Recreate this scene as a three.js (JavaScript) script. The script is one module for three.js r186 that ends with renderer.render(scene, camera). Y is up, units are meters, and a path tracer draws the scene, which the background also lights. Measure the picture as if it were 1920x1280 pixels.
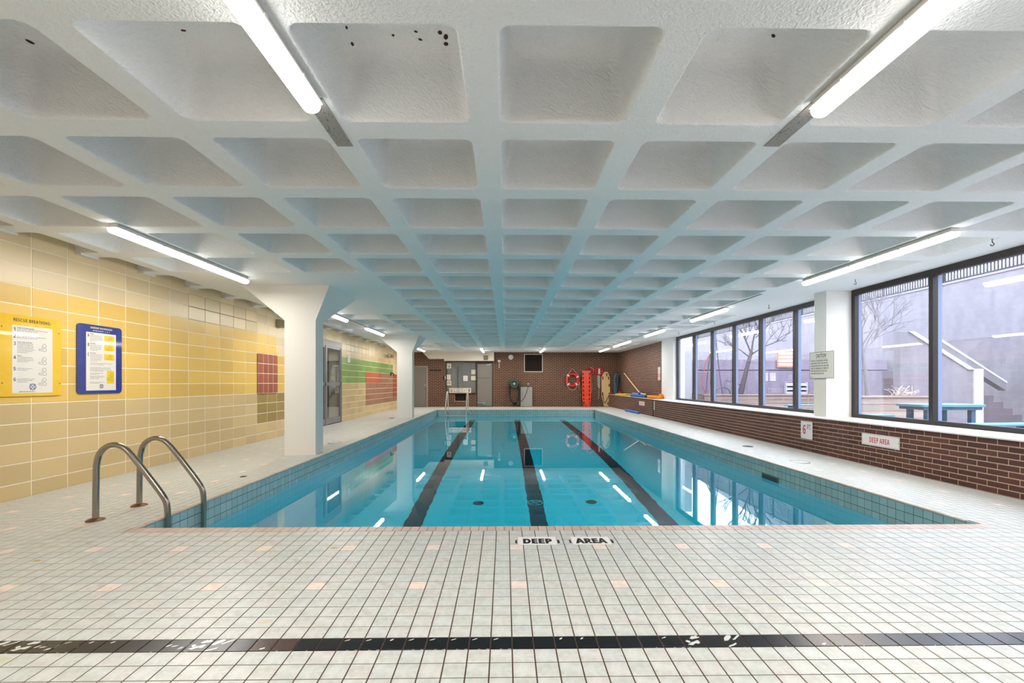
import * as THREE from 'three';
import { RoundedBoxGeometry } from 'three/addons/geometries/RoundedBoxGeometry.js';
import { mergeGeometries, toCreasedNormals } from 'three/addons/utils/BufferGeometryUtils.js';
import { RectAreaLightUniformsLib } from 'three/addons/lights/RectAreaLightUniformsLib.js';

// ------------------------------------------------------------------ camera, sky, exposure
RectAreaLightUniformsLib.init();
const EYE = 1.134, YAW = Math.atan(0.0151);
const scene = new THREE.Scene();
const camera = new THREE.PerspectiveCamera(2 * Math.atan(640 / 860) * 180 / Math.PI, 1.5, 0.05, 200);
camera.position.set(0, EYE, 0);
camera.rotation.y = -YAW;
camera.setViewOffset(1920, 1280, 0, -77.5, 1920, 1280);
const renderer = new THREE.WebGLRenderer();
renderer.toneMapping = THREE.LinearToneMapping;
renderer.toneMappingExposure = 1.40;
renderer.shadowMap.enabled = true;
scene.background = new THREE.Color(0.79, 0.88, 1.02);
scene.backgroundIntensity = 5.8;
const LAMP_COLOR = new THREE.Color(1.0, 0.962, 0.905), LAMP_POWER = 50, LAMP_GLOW = 8;

// ------------------------------------------------------------------ helpers
let seed = 7;
const rnd = () => { seed = (seed * 1664525 + 1013904223) % 4294967296; return seed / 4294967296; };
const rr = (a, b) => a + (b - a) * rnd();
const V = (x, y, d) => new THREE.Vector3(x, y, -d);           // d is the distance in front of the camera's place
const srgb = (r, g, b) => new THREE.Color().setRGB(r / 255, g / 255, b / 255, THREE.SRGBColorSpace);
const std = (color, roughness = 0.6, extra = {}) => new THREE.MeshPhysicalMaterial({ color, roughness, ...extra });
const used = {};
function numbered(n) { used[n] = (used[n] ?? -1) + 1; return used[n] ? `${n}_${String(used[n]).padStart(3, '0')}` : n; }
function tag(o, label, category, group, kind) {
  o.userData.label = label; o.userData.category = category;
  if (group) o.userData.group = group;
  if (kind) o.userData.kind = kind;
  return o;
}
const structure = (o, label, category) => tag(o, label, category, null, 'structure');
function thing(name, pos = [0, 0, 0], turn = 0) {
  const g = new THREE.Group(); g.name = numbered(name); g.position.set(...pos); g.rotation.y = turn; scene.add(g); return g;
}
function mesh(name, geo, mat, parent) {
  const m = new THREE.Mesh(geo, mat); m.castShadow = m.receiveShadow = true;
  m.name = parent ? name : numbered(name); (parent ?? scene).add(m); return m;
}
class Batch {                                                  // collects quads and copies of shapes into one geometry; uv in metres
  constructor() { this.p = []; this.n = []; this.u = []; this.c = []; this.i = []; this.colored = false; }
  vert(v, n, u, w, c) { this.p.push(v.x, v.y, v.z); this.n.push(n.x, n.y, n.z); this.u.push(u, w); if (c) { this.colored = true; this.c.push(c.r, c.g, c.b); } return this.p.length / 3 - 1; }
  uvOf(v, n) { const ax = Math.abs(n.x), ay = Math.abs(n.y), az = Math.abs(n.z); return ay >= ax && ay >= az ? [v.x, -v.z] : ax >= az ? [-v.z, v.y] : [v.x, v.y]; }
  quad(a, b, c, d, col) {
    const n = new THREE.Vector3().subVectors(b, a).cross(new THREE.Vector3().subVectors(d, a)).normalize();
    const k = [a, b, c, d].map((v) => this.vert(v, n, ...this.uvOf(v, n), col));
    this.i.push(k[0], k[1], k[2], k[0], k[2], k[3]); return this;
  }
  box(x0, x1, y0, y1, d0, d1, col) {
    const P = (x, y, d) => V(x, y, d);
    this.quad(P(x0, y0, d0), P(x1, y0, d0), P(x1, y1, d0), P(x0, y1, d0), col);
    this.quad(P(x1, y0, d1), P(x0, y0, d1), P(x0, y1, d1), P(x1, y1, d1), col);
    this.quad(P(x0, y0, d1), P(x0, y0, d0), P(x0, y1, d0), P(x0, y1, d1), col);
    this.quad(P(x1, y0, d0), P(x1, y0, d1), P(x1, y1, d1), P(x1, y1, d0), col);
    this.quad(P(x0, y1, d0), P(x1, y1, d0), P(x1, y1, d1), P(x0, y1, d1), col);
    this.quad(P(x0, y0, d1), P(x1, y0, d1), P(x1, y0, d0), P(x0, y0, d0), col);
    return this;
  }
  add(geo, m, col, keepUv) {
    const p = geo.attributes.position, n = geo.attributes.normal, u = geo.attributes.uv, base = this.p.length / 3;
    const nm = new THREE.Matrix3().getNormalMatrix(m), v = new THREE.Vector3(), w = new THREE.Vector3();
    for (let k = 0; k < p.count; k++) {
      v.fromBufferAttribute(p, k).applyMatrix4(m); w.fromBufferAttribute(n, k).applyMatrix3(nm).normalize();
      const uv = keepUv && u ? [u.getX(k), u.getY(k)] : this.uvOf(v, w);
      this.vert(v, w, ...uv, col);
    }
    if (geo.index) for (const k of geo.index.array) this.i.push(base + k); else for (let k = 0; k < p.count; k++) this.i.push(base + k);
    return this;
  }
  build() {
    const g = new THREE.BufferGeometry();
    g.setAttribute('position', new THREE.Float32BufferAttribute(this.p, 3));
    g.setAttribute('normal', new THREE.Float32BufferAttribute(this.n, 3));
    g.setAttribute('uv', new THREE.Float32BufferAttribute(this.u, 2));
    if (this.colored) g.setAttribute('color', new THREE.Float32BufferAttribute(this.c, 3));
    g.setIndex(this.i); return g;
  }
}
const boxGeo = (x0, x1, y0, y1, d0, d1) => new Batch().box(x0, x1, y0, y1, d0, d1).build();
// a tile that faces +z: front at z = t, edges eased by b
function tileGeo(w, h, t, b) {
  const B = new Batch(), x = w / 2, y = h / 2, P = (a, c, z) => new THREE.Vector3(a, c, z);
  B.quad(P(-x + b, -y + b, t), P(x - b, -y + b, t), P(x - b, y - b, t), P(-x + b, y - b, t));
  const o = [[-x, -y], [x, -y], [x, y], [-x, y]], q = [[-x + b, -y + b], [x - b, -y + b], [x - b, y - b], [-x + b, y - b]];
  for (let k = 0; k < 4; k++) {
    const l = (k + 1) % 4;
    if (b > 0) B.quad(P(...o[k], t - b), P(...o[l], t - b), P(...q[l], t), P(...q[k], t));
    B.quad(P(...o[k], 0), P(...o[l], 0), P(...o[l], t - b), P(...o[k], t - b));
  }
  return B.build();
}
function tube(points, r, seg = 48, sides = 10, closed = false) {
  return new THREE.TubeGeometry(new THREE.CatmullRomCurve3(points, closed, 'catmullrom', 0.5), seg, r, sides, closed);
}
function canvasTexture(w, h, draw) {
  const c = document.createElement('canvas'); c.width = w; c.height = h; draw(c.getContext('2d'), w, h);
  const t = new THREE.CanvasTexture(c); t.colorSpace = THREE.SRGBColorSpace; t.anisotropy = 8; return t;
}
function noiseTexture(size, f, repeat) {                        // f(u, v) -> 0..1, grey, wraps
  const a = new Uint8Array(size * size * 4);
  for (let y = 0; y < size; y++) for (let x = 0; x < size; x++) { const v = Math.max(0, Math.min(255, f(x, y) * 255)); a.set([v, v, v, 255], (y * size + x) * 4); }
  const t = new THREE.DataTexture(a, size, size); t.wrapS = t.wrapT = THREE.RepeatWrapping; t.magFilter = THREE.LinearFilter; t.repeat.set(repeat, repeat); t.needsUpdate = true; return t;
}
function lattice(n) { const g = Array.from({ length: n * n }, rnd); return (x, y) => { const i = Math.floor(x), j = Math.floor(y), fx = x - i, fy = y - j, s = (t) => t * t * (3 - 2 * t), G = (a, b) => g[((b % n + n) % n) * n + (a % n + n) % n]; const u = s(fx), v = s(fy); return (G(i, j) * (1 - u) + G(i + 1, j) * u) * (1 - v) + (G(i, j + 1) * (1 - u) + G(i + 1, j + 1) * u) * v; }; }

// ------------------------------------------------------------------ the place, in metres
const XL = -5.1, XR = 5.22, XW = 5.79, DB = 23.2, DNEAR = -2.6, YC = 2.678;
const PL = -2.885, PR = 3.80, PN = 3.632, PF = 19.42, CE = 0.032, CN = 3.523;      // pool edges, coping widths
const WATER = -0.25, T = 0.0968, TZ = 0.0933, TX0 = 0.0314;
function deckY(x, d) {                                          // the deck falls away from the pool
  const a = [(PL - CE - x) * 0.036, (x - PR - CE) * 0.036, (CN - d) * 0.029, (d - PF - CE) * 0.02];
  return -Math.max(0, ...a);
}

// ---- floor
const floor = structure(thing('floor'), 'pool deck of small square off-white tiles with peach accent tiles', 'floor');
{
  const mottle = canvasTexture(256, 256, (g, w, h) => {
    g.fillStyle = '#fff'; g.fillRect(0, 0, w, h);
    for (let k = 0; k < 700; k++) { const s = rr(2, 22); g.fillStyle = `rgba(${rnd() < 0.5 ? '190,186,176' : '215,205,190'},${rr(0.02, 0.09)})`; g.beginPath(); g.ellipse(rnd() * w, rnd() * h, s, s * rr(0.3, 1), rnd() * 3, 0, 7); g.fill(); }
  });
  mottle.wrapS = mottle.wrapT = THREE.RepeatWrapping; mottle.repeat.set(3.1, 3.1);
  const stained = [0, 1].map((q) => canvasTexture(96, 96, (g, w, h) => { g.fillStyle = '#c9ccc6'; g.fillRect(0, 0, w, h); for (let k = 0; k < 40; k++) { g.fillStyle = `rgba(${q ? '205,190,130' : '184,136,56'},${rr(0.05, 0.35)})`; g.beginPath(); g.ellipse(w / 2 + rr(-26, 26), h / 2 + rr(-14, 14), rr(2, 16), rr(2, 9), rr(-0.6, 0.3), 0, 7); g.fill(); } }));
  const tints = [[206, 209, 204], [209, 210, 205], [204, 208, 203], [210, 209, 205], [205, 208, 205], [208, 207, 203]].map((c) => srgb(...c));
  const peach = srgb(241, 222, 212);
  const glaze = { map: mottle, specularIntensity: 0.65 };
  const mats = tints.map((c) => std(c, 0.36, glaze)), peachMat = std(peach, 0.36, glaze), fieldMat = std(0xffffff, 0.36, { ...glaze, vertexColors: true });
  const grout = new Batch(), field = new Batch(), groutColor = srgb(74, 50, 38);
  const near = tileGeo(T - 0.0058, TZ - 0.0046, 0.006, 0.0008), tilt = Math.atan(0.029);
  const unitUv = (g0) => { const g = g0.clone(), p = g.attributes.position, u = g.attributes.uv; for (let k = 0; k < u.count; k++) u.setXY(k, p.getX(k) / T + 0.5, p.getY(k) / TZ + 0.5); return g; };
  const nearUnit = unitUv(near), nearShift = [0, 1, 2, 3].map((q) => { const g = near.clone(), u = g.attributes.uv; for (let k = 0; k < u.count; k++) u.setXY(k, u.getX(k) + q * 0.077, u.getY(k) + q * 0.053); return g; });
  const stainMats = stained.map((map) => std(0xffffff, 0.36, { map, specularIntensity: 0.65 })), stainAt = { '13,-13': 1, '16,-23': 1, '11,14': 1, '5,-32': 0, '3,-13': 0 };
  const chips = [];
  for (let k = 0; k < 10; k++) chips.push(std(0xffffff, 0.25, { specularIntensity: 0.8, map: canvasTexture(128, 128, (g, w, h) => {       // black paint flaking off the tile
    g.fillStyle = k > 7 ? '#43332c' : '#131215'; g.fillRect(0, 0, w, h);
    const flake = (x, y, a, b, t) => { g.fillStyle = '#d0d2cb'; g.save(); g.translate(x, y); g.rotate(t); g.beginPath(); for (let j = 0; j < 16; j++) { const q = j / 16 * 6.283, m = rr(0.55, 1.1); g.lineTo(Math.cos(q) * a * m, Math.sin(q) * b * m); } g.fill(); g.restore(); };
    for (let j = 0; j < 5; j++) flake(rnd() * w, rnd() < 0.5 ? rr(-1, 2) : h - rr(-1, 2), rr(5, 24), rr(1, 3.5), 0);
    if (k % 2) flake(rnd() < 0.5 ? 2 : w - 2, rnd() * h, rr(1.5, 3), rr(10, 40), 0);
    for (let j = 0; j < [0, 1, 4, 3, 0, 1, 5, 0, 0, 1][k]; j++) flake(rr(0.1, 0.9) * w, rr(0.15, 0.85) * h, rr(14, k === 2 || k === 6 ? 62 : 26), rr(5, k === 2 || k === 6 ? 20 : 9), rr(-0.9, -0.3));
  }) }));
  const chipAt = (c) => { const z = Math.sin(c * 12.9898 + 4.1) * 43758.5453, q = Math.floor((z - Math.floor(z)) * 6), at = { '-24': 2, '-23': 6, '-22': 3, '-19': 5, '-16': 3, '-15': 6, '-14': 2, '-12': 9, '-11': 8, '8': 6, '9': 4, '10': 2, '14': 9, '15': 8, '16': 8 }; return chips[at[c] ?? (c > 10 ? [0, 4, 7][q % 3] : [0, 1, 4, 7, 5, 1][q])]; };
  const near300 = [];
  function region(xa, xb, da, db) {
    const c0 = Math.floor((xa - TX0) / T), c1 = Math.ceil((xb - TX0) / T), r0 = Math.floor((CN - db) / TZ), r1 = Math.ceil((CN - da) / TZ);
    for (let c = c0; c < c1; c++) for (let r = r0; r < r1; r++) {
      const x0 = Math.max(xa, TX0 + c * T), x1 = Math.min(xb, TX0 + (c + 1) * T), d1 = Math.min(db, CN - r * TZ), d0 = Math.max(da, CN - (r + 1) * TZ);
      if (x1 - x0 < 0.008 || d1 - d0 < 0.008) continue;
      const P = (x, d, o) => V(x, deckY(x, d) + o, d);
      grout.quad(P(x0, d0, -0.0022), P(x1, d0, -0.0022), P(x1, d1, -0.0022), P(x0, d1, -0.0022), groutColor.clone().multiplyScalar(rr(0.75, 1.15)));
      const a = x0 + 0.0029, b = x1 - 0.0029, e = d0 + 0.0023, f = d1 - 0.0023, pe = ((c % 6) + 6) % 6 === 0 && (((r + 1) % 6) + 6) % 6 === 4;
      const h = Math.abs(Math.sin(c * 91.7 + r * 47.3) * 1000) % 1, pick = Math.floor(h * 6);
      if (r === 15 && d0 > 1.5 && d1 < 3) {
        if (Math.abs((x0 + x1) / 2) < 2.75) { const m = mesh('black_tile', nearUnit, chipAt(c), floor); m.position.copy(P((x0 + x1) / 2, (d0 + d1) / 2, -0.006)); m.rotation.x = -Math.PI / 2 + tilt; m.userData.label = 'black painted tile, chipped'; continue; }
        field.quad(P(a, e, 0), P(b, e, 0), P(b, f, 0), P(a, f, 0), srgb(20, 19, 22)); continue;
      }
      const st = stainAt[`${r},${c}`];
      if (st !== undefined && d0 > 1.5 && d1 < CN + 0.01) { const m = mesh('tile', nearUnit, stainMats[st], floor); m.position.copy(P((x0 + x1) / 2, (d0 + d1) / 2, -0.006)); m.rotation.x = -Math.PI / 2 + tilt; m.userData.label = 'tile with a yellow brown stain'; continue; }
      const visible = r >= 12 && r <= 19 && r !== 15 && Math.abs((x0 + x1) / 2 - 0.02) < (d1 + 0.02) * 1.13;
      if (visible) { near300.push([r, c, x0, x1, d0, d1, pe, pick]); continue; }
      const col = pe ? peach : tints[pick];
      field.quad(P(a, e, 0), P(b, e, 0), P(b, f, 0), P(a, f, 0), col);
      field.quad(P(a, e, -0.0022), P(b, e, -0.0022), P(b, e, 0), P(a, e, 0), col);
      if (x0 > 0) field.quad(P(a, f, -0.0022), P(a, e, -0.0022), P(a, e, 0), P(a, f, 0), col); else field.quad(P(b, e, -0.0022), P(b, f, -0.0022), P(b, f, 0), P(b, e, 0), col);
    }
  }
  region(XL, XR, 0.5, CN); region(XL, PL - CE, CN, DB); region(PR + CE, XR, CN, DB); region(PL - CE, PR + CE, PF + CE, DB);
  near300.sort((p, q) => q[0] - p[0] || Math.abs(p[1]) - Math.abs(q[1]));
  near300.forEach(([r, c, x0, x1, d0, d1, pe, pick], n) => {
    const x = (x0 + x1) / 2, d = (d0 + d1) / 2;
    if (n < 294) { const m = mesh(pe ? 'peach_tile' : 'tile', nearShift[(c * 7 + r * 3) & 3], pe ? peachMat : mats[pick], floor); m.position.copy(V(x, deckY(x, d) - 0.006, d)); m.rotation.x = -Math.PI / 2 + tilt; }
    else field.add(near, new THREE.Matrix4().makeRotationX(-Math.PI / 2 + tilt).setPosition(V(x, deckY(x, d) - 0.006, d)), pe ? peach : tints[pick]);
  });
  mesh('tile_field', field.build(), fieldMat, floor).userData.kind = 'stuff';
  mesh('grout_bed', grout.build(), std(0xffffff, 0.85, { vertexColors: true }), floor);
  const base = new Batch(); base.box(XL - 0.4, 6.2, -0.6, -0.15, DNEAR, CN - 0.2); base.box(XL - 0.4, 6.2, -0.15, -0.1, DNEAR, 0.5);
  base.box(XL - 0.4, PL - 0.2, -0.6, -0.15, CN - 0.2, DB + 0.3); base.box(PR + 0.2, 6.2, -0.6, -0.15, CN - 0.2, DB + 0.3); base.box(PL - 0.2, PR + 0.2, -0.6, -0.15, PF + 0.2, DB + 0.3);
  mesh('concrete_slab', base.build(), std(srgb(165, 162, 155), 0.8), floor);
}

// ---- pool coping, basin, water
const coping = structure(thing('pool_coping'), 'peach coloured tile coping round the pool edge', 'coping');
{
  const tones = [[210, 180, 164], [203, 172, 156], [213, 185, 170], [201, 173, 159]].map((c) => srgb(...c)), mats = tones.map((c) => std(c, 0.35));
  const prof = (w, len) => {                                     // bullnose towards -z, top at y = 0; w is along x
    const s = new THREE.Shape(); s.moveTo(0, 0); s.lineTo(len - 0.012, 0); s.absarc(len - 0.012, -0.012, 0.012, Math.PI / 2, -Math.PI / 2, true); s.lineTo(0, -0.024); s.closePath();
    const g = new THREE.ExtrudeGeometry(s, { depth: w, bevelEnabled: false, curveSegments: 6 }); g.rotateY(Math.PI / 2); return g;
  };
  const cw = 0.0657, n1 = Math.floor((PR + CE - PL + CE) / cw), fit = (PR - PL + 2 * CE) / n1;
  const g1 = prof(fit - 0.0045, PN - CN + 0.004);
  for (let k = 0; k < n1; k++) { const m = mesh('coping_tile', g1, mats[Math.floor(rnd() * 4)], coping); m.position.copy(V(PL - CE + k * fit + 0.0015, 0.001, CN)); }
  const edgeTones = [[196, 182, 166], [188, 174, 158], [200, 186, 172], [186, 174, 162]].map((c) => srgb(...c)), edgeMats = edgeTones.map((c) => std(c, 0.35)), g2 = prof(0.0968 - 0.003, CE + 0.006), stuff = new Batch(), bed = new Batch();
  const edge = (n, place) => { for (let k = 0; k < n; k++) { const m4 = place(k); if (k < 45) { const m = mesh('coping_tile', g2, edgeMats[Math.floor(rnd() * 4)], coping); m.applyMatrix4(m4); } else stuff.add(g2, m4, edgeTones[Math.floor(rnd() * 4)]); } };
  const nS = Math.floor((PF - PN) / 0.0968);
  edge(nS, (k) => new THREE.Matrix4().makeRotationY(-Math.PI / 2).setPosition(V(PL - CE, 0.001, PN + k * 0.0968)));
  edge(nS, (k) => new THREE.Matrix4().makeRotationY(Math.PI / 2).setPosition(V(PR + CE, 0.001, PN + (k + 1) * 0.0968)));
  for (let k = 0; k < 69; k++) stuff.add(g2, new THREE.Matrix4().makeRotationY(Math.PI).setPosition(V(PL - CE + (k + 1) * 0.0981, 0.001, PF + CE)), edgeTones[Math.floor(rnd() * 4)]);
  mesh('coping_tile_run', stuff.build(), std(0xffffff, 0.35, { vertexColors: true }), coping).userData.kind = 'stuff';
  bed.box(PL - 0.2, PR + 0.2, -0.15, -0.024, CN - 0.2, PN - 0.02).box(PL - 0.2, PL - 0.02, -0.15, -0.024, PN, PF).box(PR + 0.02, PR + 0.2, -0.15, -0.024, PN, PF).box(PL - 0.2, PR + 0.2, -0.15, -0.024, PF + 0.02, PF + 0.2);
  bed.box(PL - CE, PR + CE, -0.024, -0.003, CN, PN - 0.01).box(PL - CE, PL - 0.005, -0.024, -0.003, PN, PF).box(PR + 0.005, PR + CE, -0.024, -0.003, PN, PF).box(PL - CE, PR + CE, -0.024, -0.003, PF + 0.005, PF + CE);
  mesh('mortar_bed', bed.build(), std(srgb(84, 60, 46), 0.9), coping);
}
const FLOOR_N = -2.25, FLOOR_F = -1.40, poolFloorY = (d) => d < 7.5 ? FLOOR_N : FLOOR_N + (FLOOR_F - FLOOR_N) * (d - 7.5) / (PF - 7.5);
const basin = structure(thing('pool_basin'), 'turquoise pool basin with black lane stripes and tiled waterline', 'pool');
{
  const paint = std(new THREE.Color(0.40, 0.88, 0.99), 0.7), B = new Batch();
  const P = V, w = 0.012;
  B.box(PL - 0.3, PL - w, -3, -0.02, PN - 0.3, PF + 0.3).box(PR + w, PR + 0.3, -3, -0.02, PN - 0.3, PF + 0.3).box(PL - w, PR + w, -3, -0.02, PN - 0.3, PN - w).box(PL - w, PR + w, -3, -0.02, PF + w, PF + 0.3);
  mesh('basin_wall', B.build(), paint, basin);
  const W2 = new Batch();                                        // plaster face below the waterline tiles, flush with them
  W2.box(PL - w, PL, -3, -0.287, PN, PF).box(PR, PR + w, -3, -0.287, PN, PF).box(PL, PR, -3, -0.287, PF, PF + w).box(PL, PR, -3, -0.287, PN - w, PN);
  mesh('plaster_face', W2.build(), paint, basin);
  const F = new Batch();
  F.quad(P(PL, FLOOR_N, PN), P(PR, FLOOR_N, PN), P(PR, FLOOR_N, 7.5), P(PL, FLOOR_N, 7.5)).quad(P(PL, FLOOR_N, 7.5), P(PR, FLOOR_N, 7.5), P(PR, FLOOR_F, PF), P(PL, FLOOR_F, PF));
  mesh('basin_floor', F.build(), paint, basin);
  const lane = std(srgb(8, 32, 52), 0.6);  // black stripes tinted navy: the blue veil of the water put into their colour
  for (const x of [-1.31, 0.488, 2.30]) {
    const L = new Batch(); let prev = null;
    for (let d = 3.9; d <= 18.65; d += 0.12) { const e1 = (rnd() - 0.5) * (d < 9 ? 0.022 : 0.008), e2 = (rnd() - 0.5) * (d < 9 ? 0.022 : 0.008), now = [x - 0.125 + e1, x + 0.125 + e2, d]; if (prev) { const y = (q) => poolFloorY(q) + 0.004; L.quad(P(prev[0], y(prev[2]), prev[2]), P(prev[1], y(prev[2]), prev[2]), P(now[1], y(d), d), P(now[0], y(d), d)); } prev = now; }
    mesh('lane_stripe', L.build(), lane, basin).userData.label = 'black lane stripe';
  }
  const dark = std(srgb(30, 45, 55), 0.6), pale = std(srgb(170, 205, 205), 0.5);
  for (const x of [-0.43, 1.395]) { const m = mesh('main_drain', new THREE.CylinderGeometry(0.085, 0.09, 0.02, 28), dark, basin); m.position.copy(V(x, FLOOR_N + 0.01, 7.4)); }
  const gr = new THREE.Group(); gr.name = 'drain_grate'; gr.position.copy(V(0.488, FLOOR_N + 0.012, 7.4)); basin.add(gr);
  const ring = mesh('rim', new THREE.TorusGeometry(0.115, 0.012, 8, 36), pale, gr); ring.rotation.x = Math.PI / 2;
  for (const a of [0.5, 2.1]) { const b = mesh('bar', new THREE.BoxGeometry(0.22, 0.012, 0.02), pale, gr); b.rotation.y = a; }
  // waterline tiles: three courses on each side
  const aq = [[166, 194, 196], [158, 189, 191], [171, 198, 199], [162, 191, 190]].map((c) => srgb(...c)), am = aq.map((c) => std(c, 0.25));
  const tg = tileGeo(T - 0.005, 0.0918, w, 0.001), S = new Batch(), G = new Batch(), groutC = srgb(40, 46, 46);
  for (let r = 0; r < 3; r++) {
    const y = -0.046 - r * 0.0968 - 0.0;
    for (let k = 0; k < Math.floor((PF - PN) / T); k++) for (const s of [-1, 1]) {
      const m4 = new THREE.Matrix4().makeRotationY(s < 0 ? Math.PI / 2 : -Math.PI / 2).setPosition(V(s < 0 ? PL - w : PR + w, y, PN + (k + 0.5) * T)), q = Math.floor(rnd() * 4);
      if (k < 48) { const m = mesh('waterline_tile', tg, am[q], basin); m.applyMatrix4(m4); } else S.add(tg, m4, aq[q]);
    }
    for (let k = 0; k < Math.floor((PR - PL) / T); k++) S.add(tg, new THREE.Matrix4().setPosition(V(PL + (k + 0.5) * T, y, PF + w)), aq[Math.floor(rnd() * 4)]);
  }
  mesh('waterline_tile_run', S.build(), std(0xffffff, 0.25, { vertexColors: true }), basin).userData.kind = 'stuff';
  G.box(PL - w, PL - 0.0025, -0.287, -0.02, PN, PF).box(PR + 0.0025, PR + w, -0.287, -0.02, PN, PF).box(PL, PR, -0.287, -0.02, PF + 0.0025, PF + w);
  mesh('tile_grout', G.build(), std(groutC, 0.9), basin);
}
{
  const water = structure(mesh('pool_water', boxGeo(PL - 0.006, PR + 0.006, -2.9, WATER, PN - 0.02, PF + 0.006), new THREE.MeshPhysicalMaterial({ color: 0xffffff, transmission: 1, thickness: 2, ior: 1.33, roughness: 0, attenuationColor: new THREE.Color(0.23, 0.935, 0.99), attenuationDistance: 2.2 })), 'still clear turquoise pool water mirroring lamps and windows', 'water');
  water.castShadow = false;
}

// ---- ceiling
const NX0 = -0.035, NM = 0.92, ND0 = 1.98, NDM = 0.935, OW = 0.75, OL = 0.75;
const stucco = (() => { const a = lattice(64), b = lattice(128), t = noiseTexture(512, (x, y) => a(x / 8, y / 8) * 0.5 + b(x / 4, y / 4) * 0.5, 1); t.repeat.set(1.3, 1.3); return t; })();
const ceilingMat = std(srgb(236, 237, 238), 0.75, { bumpMap: stucco, bumpScale: 0.006 });
const solidCell = (i, k) => { const q = ((k - 5) % 8 + 8) % 8; return k > 20 || (k >= 5 && q < 4 && ((i <= -3 && i >= -5) || i === 5)); };
const ceiling = structure(thing('ceiling'), 'white stucco concrete waffle ceiling with deep square coffers', 'ceiling');
{
  const B = new Batch(), NS = 5;
  const loop = (inset, rad) => { const pts = [], x0 = inset, x1 = OW - inset, d0 = inset, d1 = OL - inset; const c = [[x1 - rad, d0 + rad, -90], [x1 - rad, d1 - rad, 0], [x0 + rad, d1 - rad, 90], [x0 + rad, d0 + rad, 180]]; for (const [cx, cd, a] of c) for (let k = 0; k <= NS; k++) { const t = (a + 90 * k / NS) * Math.PI / 180; pts.push([cx + rad * Math.cos(t), cd + rad * Math.sin(t)]); } return pts; };
  const prof = [[0, 0, 0.06], [0.006, 0.004, 0.06], [0.010, 0.014, 0.06], [0.046, 0.285, 0.07], [0.056, 0.325, 0.07], [0.075, 0.35, 0.065], [0.11, 0.36, 0.05]];
  const coffer = (() => {
    const n = 4 * (NS + 1), pos = [], idx = [];
    for (const [ins, h, rad] of prof) for (const [x, d] of loop(ins, rad)) pos.push(x, h, -d);
    for (let l = 0; l < prof.length - 1; l++) for (let k = 0; k < n; k++) { const a = l * n + k, b = l * n + (k + 1) % n; idx.push(a, b, b + n, a, b + n, a + n); }
    const last = (prof.length - 1) * n; for (let k = 1; k < n - 1; k++) idx.push(last, last + k, last + k + 1);
    const g = new THREE.BufferGeometry(); g.setAttribute('position', new THREE.Float32BufferAttribute(pos, 3)); g.setIndex(idx); g.computeVertexNormals();
    return g;
  })();
  { const nn = coffer.attributes.normal; if (nn.getY(nn.count - 3) > 0) { const ix = coffer.index.array; for (let k = 0; k < ix.length; k += 3) [ix[k], ix[k + 1]] = [ix[k + 1], ix[k]]; coffer.computeVertexNormals(); } }
  const ringShape = new THREE.Shape([[-0.085, -0.0925], [NM - 0.085, -0.0925], [NM - 0.085, NDM - 0.0925], [-0.085, NDM - 0.0925]].map((p) => new THREE.Vector2(...p)));
  ringShape.holes.push(new THREE.Path(loop(0, 0.06).map((p) => new THREE.Vector2(...p))));
  const ring = new THREE.ShapeGeometry(ringShape); ring.rotateX(Math.PI / 2);            // x, d -> x, 0, d ; faces down
  ring.applyMatrix4(new THREE.Matrix4().makeScale(1, 1, -1)); { const ix = ring.index.array; for (let k = 0; k < ix.length; k += 3) [ix[k], ix[k + 1]] = [ix[k + 1], ix[k]]; const nn = ring.attributes.normal; for (let k = 0; k < nn.count; k++) nn.setXYZ(k, 0, -1, 0); }
  for (let i = -6; i <= 5; i++) for (let k = -5; k <= 20; k++) {
    const x = NX0 + i * NM, d = ND0 + k * NDM;
    if (solidCell(i, k)) { B.quad(V(x - 0.085, YC, d + NDM - 0.0925), V(x + NM - 0.085, YC, d + NDM - 0.0925), V(x + NM - 0.085, YC, d - 0.0925), V(x - 0.085, YC, d - 0.0925)); continue; }
    const m = new THREE.Matrix4().makeTranslation(x, YC, -d); B.add(ring, m); B.add(coffer, m);
  }
  const xa = NX0 - 6 * NM - 0.085, xb = NX0 + 6 * NM - 0.085, da = ND0 - 5 * NDM - 0.0925, db = ND0 + 21 * NDM - 0.0925;
  const down = (x0, x1, d0, d1) => B.quad(V(x0, YC, d1), V(x1, YC, d1), V(x1, YC, d0), V(x0, YC, d0));
  down(xb, 5.98, da, DB + 0.4); down(xa, xb, db, DB + 0.4); down(xa, 5.98, -3.4, da);
  const g = B.build(); { const u = g.attributes.uv, p = g.attributes.position; for (let k = 0; k < u.count; k++) u.setXY(k, p.getX(k) + p.getY(k) * 0.61, p.getZ(k) + p.getY(k) * 0.83); }
  mesh('waffle_soffit', g, ceilingMat, ceiling);
  mesh('roof_slab', boxGeo(xa - 0.2, 6.0, YC + 0.37, YC + 0.75, -3.4, DB + 0.6), ceilingMat, ceiling);
  mesh('slab_edge', boxGeo(5.9, 6.0, YC, YC + 0.37, -3.4, DB + 0.6), ceilingMat, ceiling);
  // small white bearing plates where the ribs meet the block wall
  const plate = std(srgb(225, 222, 214), 0.6);
  for (let k = 2; k <= 20; k++) { const d = ND0 + k * NDM - 0.0925; mesh('bearing_plate', boxGeo(XL - 0.02, XL + 0.075, YC - 0.024, YC - 0.001, d - 0.115, d + 0.115), plate, ceiling); }
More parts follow.
